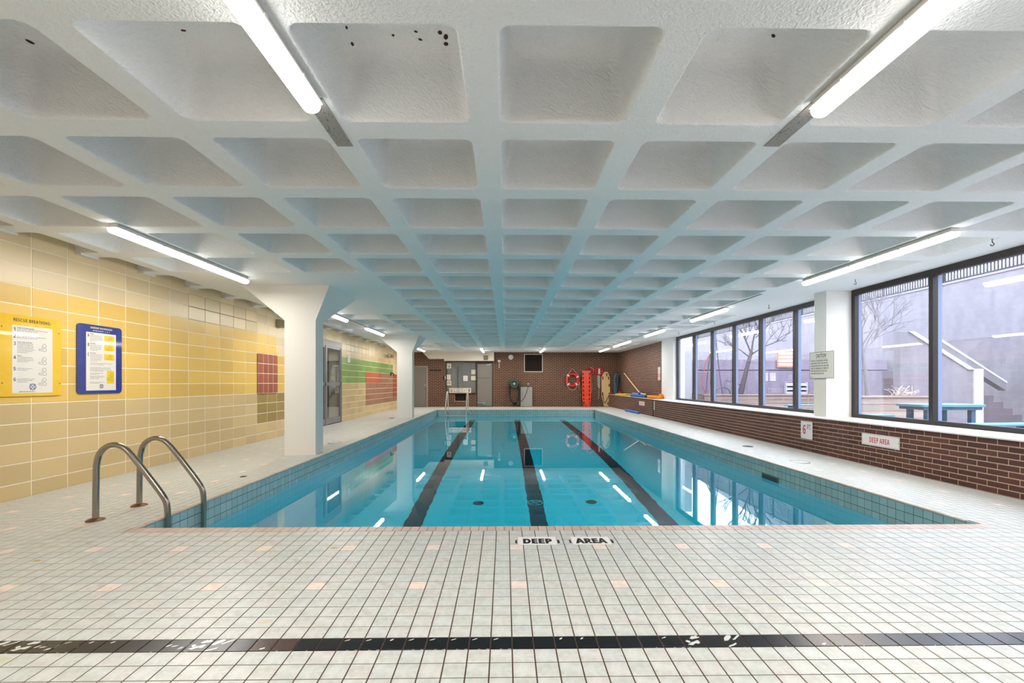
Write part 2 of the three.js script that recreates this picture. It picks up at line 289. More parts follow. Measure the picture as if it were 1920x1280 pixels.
  const dust = std(srgb(158, 154, 149), 0.85, { map: canvasTexture(64, 256, (g2, w, h) => { g2.fillStyle = '#fff'; g2.fillRect(0, 0, w, h); for (let k = 0; k < 300; k++) { g2.fillStyle = `rgba(${rnd() < 0.4 ? '40,30,25' : '200,195,190'},${rr(0.05, 0.4)})`; const s = rr(0.5, 5); g2.beginPath(); g2.arc(rnd() * w, rnd() * h, s * rnd(), 0, 7); g2.fill(); } }) });
  for (const [x, d0, d1, w] of [[-1.04, 2.5, 3.0, 0.05], [1.735, 2.5, 2.96, 0.05], [4.45, 7.9, 9.2, 0.022], [4.45, 14.6, 16.4, 0.022], [-3.80, 11.1, 12.7, 0.022]]) mesh('old_lamp_track', new THREE.BoxGeometry(w * 2, 0.008, d1 - d0), dust, ceiling).position.copy(V(x, YC - 0.003, (d0 + d1) / 2));
}

// ---- lamps
{
  const body = std(srgb(225, 222, 216), 0.5), lens = std(0xffffff, 0.5, { emissive: LAMP_COLOR, emissiveIntensity: LAMP_GLOW });
  const lensShape = (len) => { const s = new THREE.Shape(); s.moveTo(-0.05, 0); s.lineTo(0.05, 0); s.quadraticCurveTo(0.052, -0.035, 0.025, -0.05); s.quadraticCurveTo(0, -0.058, -0.025, -0.05); s.quadraticCurveTo(-0.052, -0.035, -0.05, 0); const g = new THREE.ExtrudeGeometry(s, { depth: len - 0.05, bevelEnabled: true, bevelSize: 0.012, bevelThickness: 0.025, bevelOffset: -0.012, bevelSegments: 3, curveSegments: 6 }); g.translate(0, 0, -(len - 0.05) / 2); return g; };
  const rows = { 'outer left': [-3.80, [[4.48, 6.8], [8.85, 11.06], [12.6, 14.35], [16.5, 18.7], [19.9, 21.6], [-1.6, 0.7]]], 'inner left': [-1.04, [[0.2, 2.5], [20.1, 22.2]]], 'inner right': [1.72, [[0.2, 2.5], [20.1, 22.2]]], 'outer right': [4.48, [[4.48, 6.8], [9.2, 10.95], [12.85, 14.6], [16.4, 18.8], [19.8, 21.6], [-1.6, 0.7]]] };
  const order = ['nearest', 'second', 'third', 'fourth', 'farthest'];
  for (const [row, [x, list]] of Object.entries(rows)) list.forEach(([d0, d1], n) => {
    const len = d1 - d0, t = thing('ceiling_light', [x, YC, -(d0 + d1) / 2]);
    const where = n === 5 ? `behind the camera in the ${row} row` : list.length === 2 ? (n ? `at the far end of the ${row} row` : `at the near end of the ${row} row`) : `${order[n]} from the camera in the ${row} row`;
    tag(t, `white tube ceiling light ${where}`, 'ceiling light', 'tube lights on the ceiling ribs');
    const b = mesh('housing', new RoundedBoxGeometry(0.085, 0.035, len - 0.04, 2, 0.01), body, t); b.position.y = -0.0175;
    const tray = mesh('tray', new THREE.BoxGeometry(0.112, 0.012, len - 0.01), body, t); tray.position.y = -0.036;
    const half = len > 2 ? 2 : 1;
    for (let k = 0; k < half; k++) { const l = mesh('lamp_lens', lensShape(len / half - 0.006), lens, t); l.position.set(0, -0.042, (k - (half - 1) / 2) * len / half); }
    for (let k = 0; k < 6; k++) for (const s of [-1, 1]) { const c = mesh('clip', new THREE.BoxGeometry(0.006, 0.018, 0.03), body, t); c.position.set(s * 0.058, -0.04, (k - 2.5) * len / 6.3); }
    const light = new THREE.RectAreaLight(LAMP_COLOR, LAMP_POWER, 0.09, len - 0.06); light.position.set(0, -0.106, 0); light.rotation.x = -Math.PI / 2; t.add(light);
  });
}

// ------------------------------------------------------------------ walls
{ // left wall: glazed blocks, 0.408 x 0.2085 m
  const wall = structure(thing('wall_left'), 'wall of glazed yellow, tan, green and red blocks with white joints', 'wall');
  const BW = 0.4083, BH = 0.2085, D0 = 5.02, Y0 = 0.080, DL = D0 + 16 * BW, DR = D0 + 23 * BW, DTOP = Y0 + 11 * BH;
  const C = { pale: [228, 206, 164], yellow: [231, 192, 102], tan: [215, 189, 138], olive: [168, 142, 82], red: [164, 92, 66], green: [138, 168, 92], peach: [226, 200, 150], orange: [196, 108, 70], brown: [172, 124, 96], orange2: [176, 88, 50] };
  const kind = (m, k) => {
    if (m >= 23) {
      if (m >= 39) return k >= 2 && k <= 6 ? ['orange2', 0.014] : k === 1 ? ['brown', 0] : ['peach', 0];
      if (k === 7 || k === 8) return ['green', 0];
      if (k === 5 || k === 6) return m <= 28 ? ['green', 0] : m <= 33 ? ['orange', 0.014] : ['brown', 0];
      if (k >= 1 && k <= 4 && m >= 29) return ['brown', 0];
      return k >= 9 ? ['peach', 0] : ['tan', 0];
    }
    if ((m === 11 || m === 12) && k >= 4 && k <= 7) return ['red', 0.022];
    if (m >= 11 && k >= 1 && k <= 3) return ['olive', 0];
    if (k >= 4 && k <= 9) return m <= 12 || k <= 7 ? ['yellow', 0] : ['pale', 0];
    return k < 4 ? ['tan', 0] : ['pale', 0];
  };
  const shapes = {}, shape = (w, h, t) => shapes[`${w},${h},${t}`] ??= tileGeo(w, h, t, 0.0025), matOf = {}, cols = {};
  for (const n in C) for (let q = 0; q < 3; q++) { const c = srgb(...C[n]).multiplyScalar([0.93, 1, 1.05][q]); cols[n + q] = c; matOf[n + q] = std(c, 0.32); }
  const mortar = new Batch(), run = new Batch(), cream = srgb(244, 234, 214), grime = srgb(150, 120, 86); let count = 0;
  for (let m = -4; m <= 44; m++) for (let k = -1; k <= 14; k++) {
    const d0 = D0 + m * BW, d1 = Math.min(d0 + BW, DB), y0 = Math.max(-0.14, Y0 + k * BH), y1 = Math.min(Y0 + (k + 1) * BH, 3.08);
    if (d1 - d0 < 0.05 || (m >= 16 && m < 23 && k < 11)) continue;
    const mx = XL - 0.0028 + (kind(m, k)[1] > 0 ? kind(m, k)[1] : 0), grimy = (m >= 6 && m <= 10 && k >= 10 && k <= 11) || (m >= 24 && m <= 29 && k >= 10 && k <= 11);
    mortar.quad(V(mx, y0, d0), V(mx, y0, d1), V(mx, y1, d1), V(mx, y1, d0), grimy ? grime : cream);
    if (d1 < 3.6) continue;
    const [n, proud] = kind(m, k), parts = n === 'red' ? 2 : 1, w = (d1 - d0) / parts;
    for (let h = 0; h < parts; h++) {
      const q = Math.floor(rnd() * 3), g = shape(+(w - 0.0105).toFixed(4), +(y1 - y0 - 0.0105).toFixed(4), 0.008 + proud), m4 = new THREE.Matrix4().makeRotationY(Math.PI / 2).setPosition(V(XL - 0.008, (y0 + y1) / 2, d0 + (h + 0.5) * w));
      if (d1 > 4.55 && count < 300) { count++; mesh('block_tile', g, matOf[n + q], wall).applyMatrix4(m4); } else run.add(g, m4, cols[n + q]);
    }
  }
  mesh('block_tile_run', run.build(), std(0xffffff, 0.32, { vertexColors: true }), wall).userData.kind = 'stuff';
  mesh('mortar_joint', mortar.build(), std(0xffffff, 0.8, { vertexColors: true }), wall);
  const b = new Batch(); b.box(XL - 0.4, XL - 0.007, -0.4, 3.08, DNEAR, DL).box(XL - 0.4, XL - 0.007, -0.4, 3.08, DR, DB).box(XL - 0.4, XL - 0.007, DTOP, 3.08, DL, DR);
  mesh('wall_core', b.build(), std(cream, 0.8), wall);
  // aluminium entrance door in that wall, with the lobby behind it
  const door = structure(thing('door_1'), 'grey aluminium framed glass entrance door in the block wall', 'door'), al = std(srgb(150, 148, 150), 0.4, { metalness: 0.5 });
  const fx0 = XL - 0.07, fx1 = XL + 0.005, fr = new Batch();
  fr.box(fx0, fx1, DTOP - 0.17, DTOP, DL, DR).box(fx0, fx1, -0.08, DTOP - 0.17, DR - 0.05, DR).box(fx0, fx1, -0.08, DTOP - 0.17, DL, DL + 0.05).box(fx0, fx1, -0.08, DTOP - 0.17, 13.13, 13.21);
  mesh('door_frame', fr.build(), al, door);
  for (const [a, c] of [[13.21, DR - 0.05], [DL + 0.05, 13.13]]) {
    const leaf = new THREE.Group(); leaf.name = 'door_leaf'; door.add(leaf);
    const L = new Batch(); L.box(fx0 + 0.015, fx1 - 0.015, -0.06, 0.1, a, c).box(fx0 + 0.015, fx1 - 0.015, 1.05, 1.15, a, c).box(fx0 + 0.015, fx1 - 0.015, DTOP - 0.23, DTOP - 0.17, a, c).box(fx0 + 0.015, fx1 - 0.015, 0.1, DTOP - 0.23, a, a + 0.05).box(fx0 + 0.015, fx1 - 0.015, 0.1, DTOP - 0.23, c - 0.05, c);
    mesh('leaf_frame', L.build(), al, leaf);
    const glass = () => new THREE.MeshPhysicalMaterial({ color: 0xf4f6f4, transmission: 1, roughness: 0, ior: 1.5, thickness: 0 });
    mesh('pane', boxGeo(fx0 + 0.034, fx0 + 0.038, 1.15, DTOP - 0.23, a + 0.05, c - 0.05), glass(), leaf); mesh('pane', boxGeo(fx0 + 0.034, fx0 + 0.038, 0.1, 1.05, a + 0.05, c - 0.05), glass(), leaf);
    const hd = mesh('push_bar', tube([V(fx1 + 0.03, 0.75, a + 0.12), V(fx1 + 0.045, 1.0, a + 0.12), V(fx1 + 0.03, 1.25, a + 0.12)], 0.012, 12, 8), al, leaf);
  }
  const lobby = structure(thing('lobby'), 'dim beige lobby seen through the glass entrance door', 'room'), lb = std(srgb(96, 86, 72), 0.8), L = new Batch();
  L.box(XL - 3.2, XL - 3.0, -0.1, 2.6, DL - 1.2, DR + 2.2).box(XL - 3.2, XL - 0.4, -0.1, 2.6, DL - 1.4, DL - 1.2).box(XL - 3.2, XL - 0.4, -0.1, 2.6, DR + 2.2, DR + 2.4).box(XL - 3.2, XL - 0.4, 2.6, 2.75, DL - 1.4, DR + 2.4);
  mesh('lobby_wall', L.build(), lb, lobby); mesh('lobby_floor', boxGeo(XL - 3.2, XL - 0.05, -0.3, -0.08, DL - 1.4, DR + 2.4), std(srgb(120, 116, 108), 0.5), lobby);
  mesh('inner_doorway', boxGeo(XL - 3.0, XL - 2.96, -0.08, 2.05, 15.0, 16.3), std(srgb(50, 44, 38), 0.7), lobby);
  const rail = tag(thing('handrail', [XL - 1.6, -0.08, -15.3]), 'steel handrail in the lobby behind the glass door', 'handrail');
  mesh('rail', tube([new THREE.Vector3(0, 0, 0), new THREE.Vector3(0, 0.6, -0.1), new THREE.Vector3(0, 0.95, -0.5), new THREE.Vector3(0, 0.98, -1.1)], 0.03, 20, 8), std(srgb(190, 190, 190), 0.3, { metalness: 0.8 }), rail);
  mesh('post', new THREE.CylinderGeometry(0.05, 0.05, 0.96, 12).translate(0.0, 0.48, -1.0), std(srgb(190, 190, 190), 0.3, { metalness: 0.8 }), rail);
  const ll = tag(thing('lobby_light', [XL - 1.7, 2.59, -14.6]), 'small ceiling light in the lobby behind the glass door', 'ceiling light');
  mesh('lamp_diffuser', new THREE.CylinderGeometry(0.13, 0.15, 0.05, 24), std(0xffffff, 0.5, { emissive: LAMP_COLOR, emissiveIntensity: 2 }), ll).position.y = -0.015;
  const pl = new THREE.PointLight(LAMP_COLOR, 1.4); pl.position.set(0, -0.09, 0); pl.castShadow = true; ll.add(pl);
}
const brickTones = [[88, 52, 42], [80, 46, 37], [94, 57, 45], [84, 50, 42], [73, 42, 35]].map((c) => srgb(...c)), brickMats = brickTones.map((c) => std(c, 0.62));
const brickField = std(0xffffff, 0.62, { vertexColors: true }), mortarBack = std(srgb(205, 164, 128), 0.9), mortarMat = std(srgb(222, 194, 170), 0.9);
const BL = 0.2123, CH = 0.0653, brickGeo = tileGeo(BL - 0.0125, CH - 0.0125, 0.007, 0.002);
const brickFit = {}; const brickCut = (w) => { w = Math.round(w * 100) / 100; return brickFit[w] ??= tileGeo(w - 0.0125, CH - 0.0125, 0.007, 0.002); };
// fills a wall rectangle with running-bond bricks; along(u) -> point on the wall, u runs along it
function bricks(u0, u1, y0, y1, start, place, put, holes = []) {
  const rows = Math.round((y1 - y0) / CH);
  for (let r = 0; r < rows; r++) {
    const y = y1 - (r + 0.5) * CH, off = start + (r % 2 ? BL / 2 : 0);
    for (let n = Math.floor((u0 - off) / BL); n <= (u1 - off) / BL; n++) {
      const cuts = [[Math.max(u0, off + n * BL), Math.min(u1, off + (n + 1) * BL)]];
      for (const [a, b, c, e] of holes) if (y > c && y < e) for (let k = cuts.length - 1; k >= 0; k--) { const [s, t] = cuts[k]; if (t <= a || s >= b) continue; cuts.splice(k, 1); if (s < a) cuts.push([s, a]); if (t > b) cuts.push([b, t]); }
      for (const [s, t] of cuts) if (t - s > 0.018) put(t - s > BL - 0.004 ? brickGeo : brickCut(t - s), place((s + t) / 2, y), Math.floor(rnd() * 5), (s + t) / 2);
    }
  }
}
const faceIn = (x) => (u, y) => new THREE.Matrix4().makeRotationY(-Math.PI / 2).setPosition(V(x + 0.008, y, u));
const SILL = 0.56, LOWTOP = 0.54, SLIT = [16.06, 16.16];
{ // right wall: low brick wall under the windows, brick above it at the far end
  const wall = structure(thing('wall_right'), 'low brown brick wall along the right side under the windows', 'wall'), run = new Batch(); let list = [];
  bricks(2.6, DB, LOWTOP - 9 * CH, LOWTOP, 7.974, faceIn(XR), (g, m, q, u) => list.push([g, m, q, u]), [[...SLIT, -1, 1]]);
  list.sort((a, b) => a[3] - b[3]); let n = 0;
  for (const [g, m, q, u] of list) if (u > 4.3 && n < 300) { n++; mesh('brick', g, brickMats[q], wall).applyMatrix4(m); } else run.add(g, m, brickTones[q]);
  mesh('brick_run', run.build(), brickField, wall).userData.kind = 'stuff';
  const b = new Batch(); b.box(XR + 0.008, XW + 0.12, -0.4, LOWTOP, DNEAR, SLIT[0]).box(XR + 0.008, XW + 0.12, -0.4, LOWTOP, SLIT[1], DB); mesh('mortar_joint', b.build(), mortarMat, wall);
  mesh('joint_filler', boxGeo(XR + 0.004, XW + 0.12, -0.4, LOWTOP, SLIT[0] + 0.001, SLIT[1] - 0.001), std(srgb(24, 20, 18), 0.9), wall);
  const upper = structure(thing('wall_right_upper'), 'brown brick wall above the ledge at the far right corner', 'wall'), up = new Batch();
  bricks(16.62, DB, SILL + 0.01, SILL + 0.01 + 33 * CH, 16.62, faceIn(XW), (g, m, q) => up.add(g, m, brickTones[q]));
  mesh('brick_run', up.build(), brickField, upper).userData.kind = 'stuff';
  mesh('mortar_joint', boxGeo(XW + 0.008, XW + 0.3, SILL - 0.3, YC + 0.3, 16.62, DB), mortarMat, upper);
}
{ // back wall
  const wall = structure(thing('wall_back'), 'dark brown brick wall at the far end of the pool hall', 'wall'), run = new Batch();
  const holes = [[-4.76, -3.90, -1, 1.985], [-3.0, -0.60, 0.60, 2.24], [-1.466, -0.60, -1, 0.61], [-2.54, -1.98, 0.215, 0.61], [0.985, 1.885, 1.70, 2.575]];
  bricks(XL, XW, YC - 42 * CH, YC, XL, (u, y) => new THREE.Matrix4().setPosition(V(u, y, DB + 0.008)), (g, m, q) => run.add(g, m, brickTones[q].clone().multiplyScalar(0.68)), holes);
  mesh('brick_run', run.build(), brickField, wall).userData.kind = 'stuff';
  const b = new Batch(); b.box(XL - 0.3, -4.76, -0.3, 3.05, DB + 0.008, DB + 0.3).box(-4.76, -3.9, 1.985, 3.05, DB + 0.008, DB + 0.3).box(-3.9, -3.0, -0.3, 3.05, DB + 0.008, DB + 0.3).box(-3.0, -0.6, 2.24, 3.05, DB + 0.008, DB + 0.3);
  b.box(-3.0, -2.54, -0.3, 0.6, DB + 0.008, DB + 0.3).box(-2.54, -1.98, -0.3, 0.215, DB + 0.008, DB + 0.3).box(-1.98, -1.466, -0.3, 0.6, DB + 0.008, DB + 0.3).box(-0.6, 0.985, -0.3, 3.05, DB + 0.008, DB + 0.3).box(0.985, 1.885, -0.3, 1.70, DB + 0.008, DB + 0.3).box(0.985, 1.885, 2.575, 3.05, DB + 0.008, DB + 0.3).box(1.885, 6.2, -0.3, 3.05, DB + 0.008, DB + 0.3);
  mesh('mortar_joint', b.build(), mortarBack, wall);
  mesh('door_backing', boxGeo(-4.9, 0, -0.4, 3.05, DB + 0.66, DB + 0.8), std(srgb(60, 56, 52), 0.9), wall); mesh('door_backing', new Batch().box(-4.9, -3.85, -0.4, 2.1, DB + 0.09, DB + 0.3).box(-1.5, -0.5, -0.4, 2.4, DB + 0.09, DB + 0.3).build(), std(srgb(60, 56, 52), 0.9), wall);
  mesh('alcove_back', new Batch().box(-2.56, -1.96, 0.2, 0.59, DB + 0.16, DB + 0.3).box(-2.6, -1.92, 0.59, 0.62, DB + 0.0, DB + 0.3).build(), std(srgb(30, 20, 16), 0.8), wall);
  structure(mesh('wall_front', boxGeo(XL - 0.4, 6.2, -0.3, 3.05, DNEAR - 0.3, DNEAR), std(srgb(205, 196, 182), 0.8)), 'plain light wall behind the camera', 'wall');
  const s = new THREE.Shape([[-4.14, YC + 0.02], [-3.8, 2.334], [-3.036, 2.334], [-3.036, 2.236], [-0.561, 2.236], [-0.561, YC + 0.02]].map((p) => new THREE.Vector2(...p)));
  const g = new THREE.ExtrudeGeometry(s, { depth: 0.34, bevelEnabled: true, bevelSize: 0.006, bevelThickness: 0.006, bevelSegments: 1 }); g.translate(0, 0, -DB - 0.05);
  structure(mesh('bulkhead_beam', g, std(srgb(224, 214, 200), 0.7)), 'white plaster beam over the grey office window and door', 'beam');
  // grey steel doors and the office window
  const grey = std(srgb(128, 122, 114), 0.5), steel = std(srgb(170, 168, 162), 0.35, { metalness: 0.7 }), brown = std(srgb(52, 42, 36), 0.5);
  const d2 = structure(thing('door_2'), 'plain grey steel door in the far left corner', 'door');
  mesh('door_leaf', boxGeo(-4.70, -3.955, -0.06, 1.93, DB + 0.03, DB + 0.075), grey, d2);
  const f2 = new Batch(); f2.box(-3.955, -3.90, -0.08, 1.985, DB - 0.01, DB + 0.1).box(-4.76, -4.70, -0.08, 1.985, DB - 0.01, DB + 0.1).box(-4.70, -3.955, 1.93, 1.985, DB - 0.01, DB + 0.1); mesh('door_frame', f2.build(), std(srgb(160, 150, 134), 0.5), d2);
  mesh('door_handle', new THREE.SphereGeometry(0.032, 16, 12).translate(0, 0, 0), steel, d2).position.copy(V(-4.03, 0.91, DB - 0.02)); mesh('lock_plate', boxGeo(-4.06, -4.0, 0.98, 1.06, DB + 0.018, DB + 0.03), steel, d2);
  const d3 = structure(thing('door_3'), 'grey steel door with closer beside the office window', 'door');
  mesh('door_leaf', boxGeo(-1.40, -0.65, -0.05, 2.09, DB + 0.03, DB + 0.075), grey, d3);
  const f3 = new Batch(); f3.box(-1.466, -1.40, -0.08, 2.236, DB - 0.01, DB + 0.1).box(-0.65, -0.60, -0.08, 2.236, DB - 0.01, DB + 0.1).box(-1.40, -0.65, 2.09, 2.236, DB - 0.005, DB + 0.1); mesh('door_frame', f3.build(), brown, d3);
  mesh('door_closer', boxGeo(-0.93, -0.73, 2.03, 2.075, DB - 0.03, DB + 0.03), steel, d3); mesh('closer_arm', boxGeo(-0.80, -0.66, 2.085, 2.1, DB - 0.04, DB - 0.02), steel, d3); mesh('groove_strip', boxGeo(-1.40, -0.65, 1.37, 1.395, DB + 0.024, DB + 0.031), std(srgb(96, 90, 84), 0.5), d3);
  mesh('push_bar', boxGeo(-1.40, -1.0, 0.10, 0.15, DB - 0.03, DB + 0.03), steel, d3); mesh('bar_case', boxGeo(-1.12, -1.0, 0.04, 0.17, DB - 0.04, DB + 0.03), steel, d3);
  const win = structure(thing('window_3'), 'grey office window with paper notices in the back wall', 'window');
  const f4 = new Batch(); f4.box(-3.0, -2.95, 0.6, 2.236, DB - 0.01, DB + 0.1).box(-2.95, -1.466, 2.19, 2.236, DB - 0.01, DB + 0.1).box(-2.95, -1.466, 0.57, 0.62, DB - 0.012, DB + 0.1); mesh('window_frame', f4.build(), brown, win);
  mesh('mullion', boxGeo(-2.405, -2.365, 0.62, 1.98, DB + 0.03, DB + 0.06), std(srgb(84, 82, 78), 0.5), win);
  mesh('pane', boxGeo(-2.95, -1.466, 0.62, 2.19, DB + 0.05, DB + 0.056), new THREE.MeshPhysicalMaterial({ color: 0xffffff, transmission: 1, roughness: 0, ior: 1.5, thickness: 0 }), win);
  mesh('added_grey_sheet', boxGeo(-2.95, -1.466, 0.62, 2.19, DB + 0.09, DB + 0.095), std(srgb(116, 119, 115), 0.6), win);  // grey sheet added behind the glass to brighten the dark pane
  mesh('sill', boxGeo(-2.97, -1.47, 0.585, 0.61, DB - 0.05, DB - 0.012), std(srgb(40, 26, 20), 0.6), win);
  const off = new Batch(); off.box(-3.3, -1.2, 0.4, 2.3, DB + 0.55, DB + 0.65).box(-3.3, -3.2, 0.4, 2.3, DB + 0.3, DB + 0.55).box(-1.3, -1.2, 0.4, 2.3, DB + 0.3, DB + 0.55).box(-3.3, -1.2, 2.3, 2.4, DB + 0.1, DB + 0.65).box(-3.3, -1.2, 0.3, 0.4, DB + 0.31, DB + 0.65);
  structure(mesh('office_wall', off.build(), std(srgb(150, 152, 148), 0.7)), 'grey office interior behind the back window', 'room');
}
{ // columns with one-sided flared heads
  const white = std(srgb(232, 228, 220), 0.65);
  const makeColumn = (d, label) => {
    const c = structure(thing('column', [0, 0, -d]), label, 'column');
    const B = new Batch(), x0 = -3.49, x1 = -3.0, z1 = -0.3, yb = -0.12, yf = 2.125, yt = YC + 0.02, P = (x, y, z) => new THREE.Vector3(x, y, z);
    B.quad(P(x0, yb, 0), P(x1, yb, 0), P(x1, yf, 0), P(x0, yf, 0)).quad(P(x1, yb, 0), P(x1, yb, z1), P(x1, yf, z1), P(x1, yf, 0)).quad(P(x1, yb, z1), P(x0, yb, z1), P(x0, yf, z1), P(x1, yf, z1)).quad(P(x0, yb, z1), P(x0, yb, 0), P(x0, yf, 0), P(x0, yf, z1));
    mesh('shaft', B.build(), white, c);
    const H = new Batch(), tx0 = -4.19, tx1 = -2.775, tz = -1.32;
    H.quad(P(x0, yf, 0), P(x1, yf, 0), P(tx1, yt, 0), P(tx0, yt, 0)).quad(P(x1, yf, 0), P(x1, yf, z1), P(tx1, yt, tz), P(tx1, yt, 0)).quad(P(x1, yf, z1), P(x0, yf, z1), P(tx0, yt, tz), P(tx1, yt, tz)).quad(P(x0, yf, z1), P(x0, yf, 0), P(tx0, yt, 0), P(tx0, yt, tz));
    mesh('flared_head', H.build(), white, c);
  };
  makeColumn(7.31, 'large white concrete column with flared head, nearest the camera'); makeColumn(14.86, 'smaller looking white concrete column with flared head, beyond the glass door');
  const pier = structure(thing('pier'), 'white square pier between the two windows, carrying the caution sign', 'column'); mesh('pier_shaft', boxGeo(5.38, XW + 0.14, SILL, YC + 0.02, 7.60, 7.90), std(srgb(236, 234, 230), 0.65), pier); mesh('pier_base', boxGeo(5.374, XW + 0.14, SILL, 1.17, 7.594, 7.906), std(srgb(228, 224, 214), 0.65), pier);
  structure(mesh('pier', boxGeo(5.70, XW + 0.3, SILL - 0.1, YC + 0.02, 15.46, 16.62), std(srgb(238, 238, 240), 0.65)), 'white plaster pier between the far window and brick corner', 'column');
  const sill = structure(thing('window_sill'), 'white painted ledge on top of the low brick wall', 'sill');
  mesh('ledge', new RoundedBoxGeometry(XW + 0.1 - XR + 0.012, 0.022, 15.46 - DNEAR + 0.9, 2, 0.006).translate((XW + 0.1 + XR - 0.012) / 2, SILL - 0.011, -(16.1 + DNEAR) / 2), std(srgb(240, 240, 240), 0.4), sill);
  mesh('wooden_ledge', new RoundedBoxGeometry(XW - XR + 0.012, 0.022, DB - 16.16, 2, 0.006).translate((XW + XR - 0.012) / 2, SILL - 0.011, -(16.16 + DB) / 2), std(srgb(205, 180, 130), 0.5), sill);
}
{ // windows
  const bronze = std(srgb(40, 34, 31), 0.45), outer = std(srgb(120, 132, 160), 0.4), glass = new THREE.MeshPhysicalMaterial({ color: 0xffffff, transmission: 1, roughness: 0, ior: 1.52, thickness: 0 });  // outer sections: daylight on the frame put into a blue-grey colour
  const make = (name, label, d0, d1, mull) => {
    const w = structure(thing(name), label, 'window'), f = new Batch(), o = new Batch(), xi = XW, xg = XW + 0.068, top = YC - 0.004;
    f.box(xi, xg, top - 0.088, top, d0, d1).box(xi, xg, SILL, SILL + 0.062, d0, d1).box(xi, xg, SILL + 0.062, top - 0.088, d1 - 0.07, d1).box(xi, xg, SILL + 0.062, top - 0.088, d0, d0 + 0.07);
    mesh('window_frame', f.build(), bronze, w);
    o.box(xg, xg + 0.06, top - 0.07, top, d0, d1).box(xg, xg + 0.06, SILL, SILL + 0.05, d0, d1).box(xg, xg + 0.06, SILL, top, d1 - 0.055, d1).box(xg, xg + 0.06, SILL, top, d0, d0 + 0.055); mesh('daylit_outer_frame', o.build(), outer, w);
    const e = [d0, ...mull, d1];
    for (const m of mull) { const g = mesh('mullion', boxGeo(xi - 0.002, xg, SILL + 0.062, top - 0.088, m - 0.032, m + 0.032), bronze, w); mesh('daylit_mullion_cap', boxGeo(xg, xg + 0.06, SILL + 0.05, top - 0.07, m - 0.026, m + 0.026), outer, g); }
    for (let k = 0; k + 1 < e.length; k++) mesh('pane', boxGeo(xg - 0.003, xg + 0.003, SILL + 0.05, top - 0.08, e[k] + 0.02, e[k + 1] - 0.02), glass, w);
  };
  make('window_1', 'large dark framed window nearest on the right', DNEAR, 7.58, [-1.3, -0.06, 1.18, 2.42, 3.67, 4.92, 6.15]);
  make('window_2', 'long dark framed window of six panes further down', 7.92, 15.44, [9.11, 10.36, 11.58, 12.81, 14.04]);
  structure(mesh('wall_outer', new Batch().box(XW + 0.12, XW + 0.3, -0.4, 0.5, DNEAR - 0.3, 16.6).box(6.2, 6.4, -0.4, 3.05, 16.62, DB + 0.5).box(XW + 0.12, 6.4, -0.4, 3.05, DNEAR - 0.6, DNEAR - 0.3).build(), std(srgb(160, 150, 150), 0.8)), 'outside face of the pool hall wall below the windows', 'wall');
}

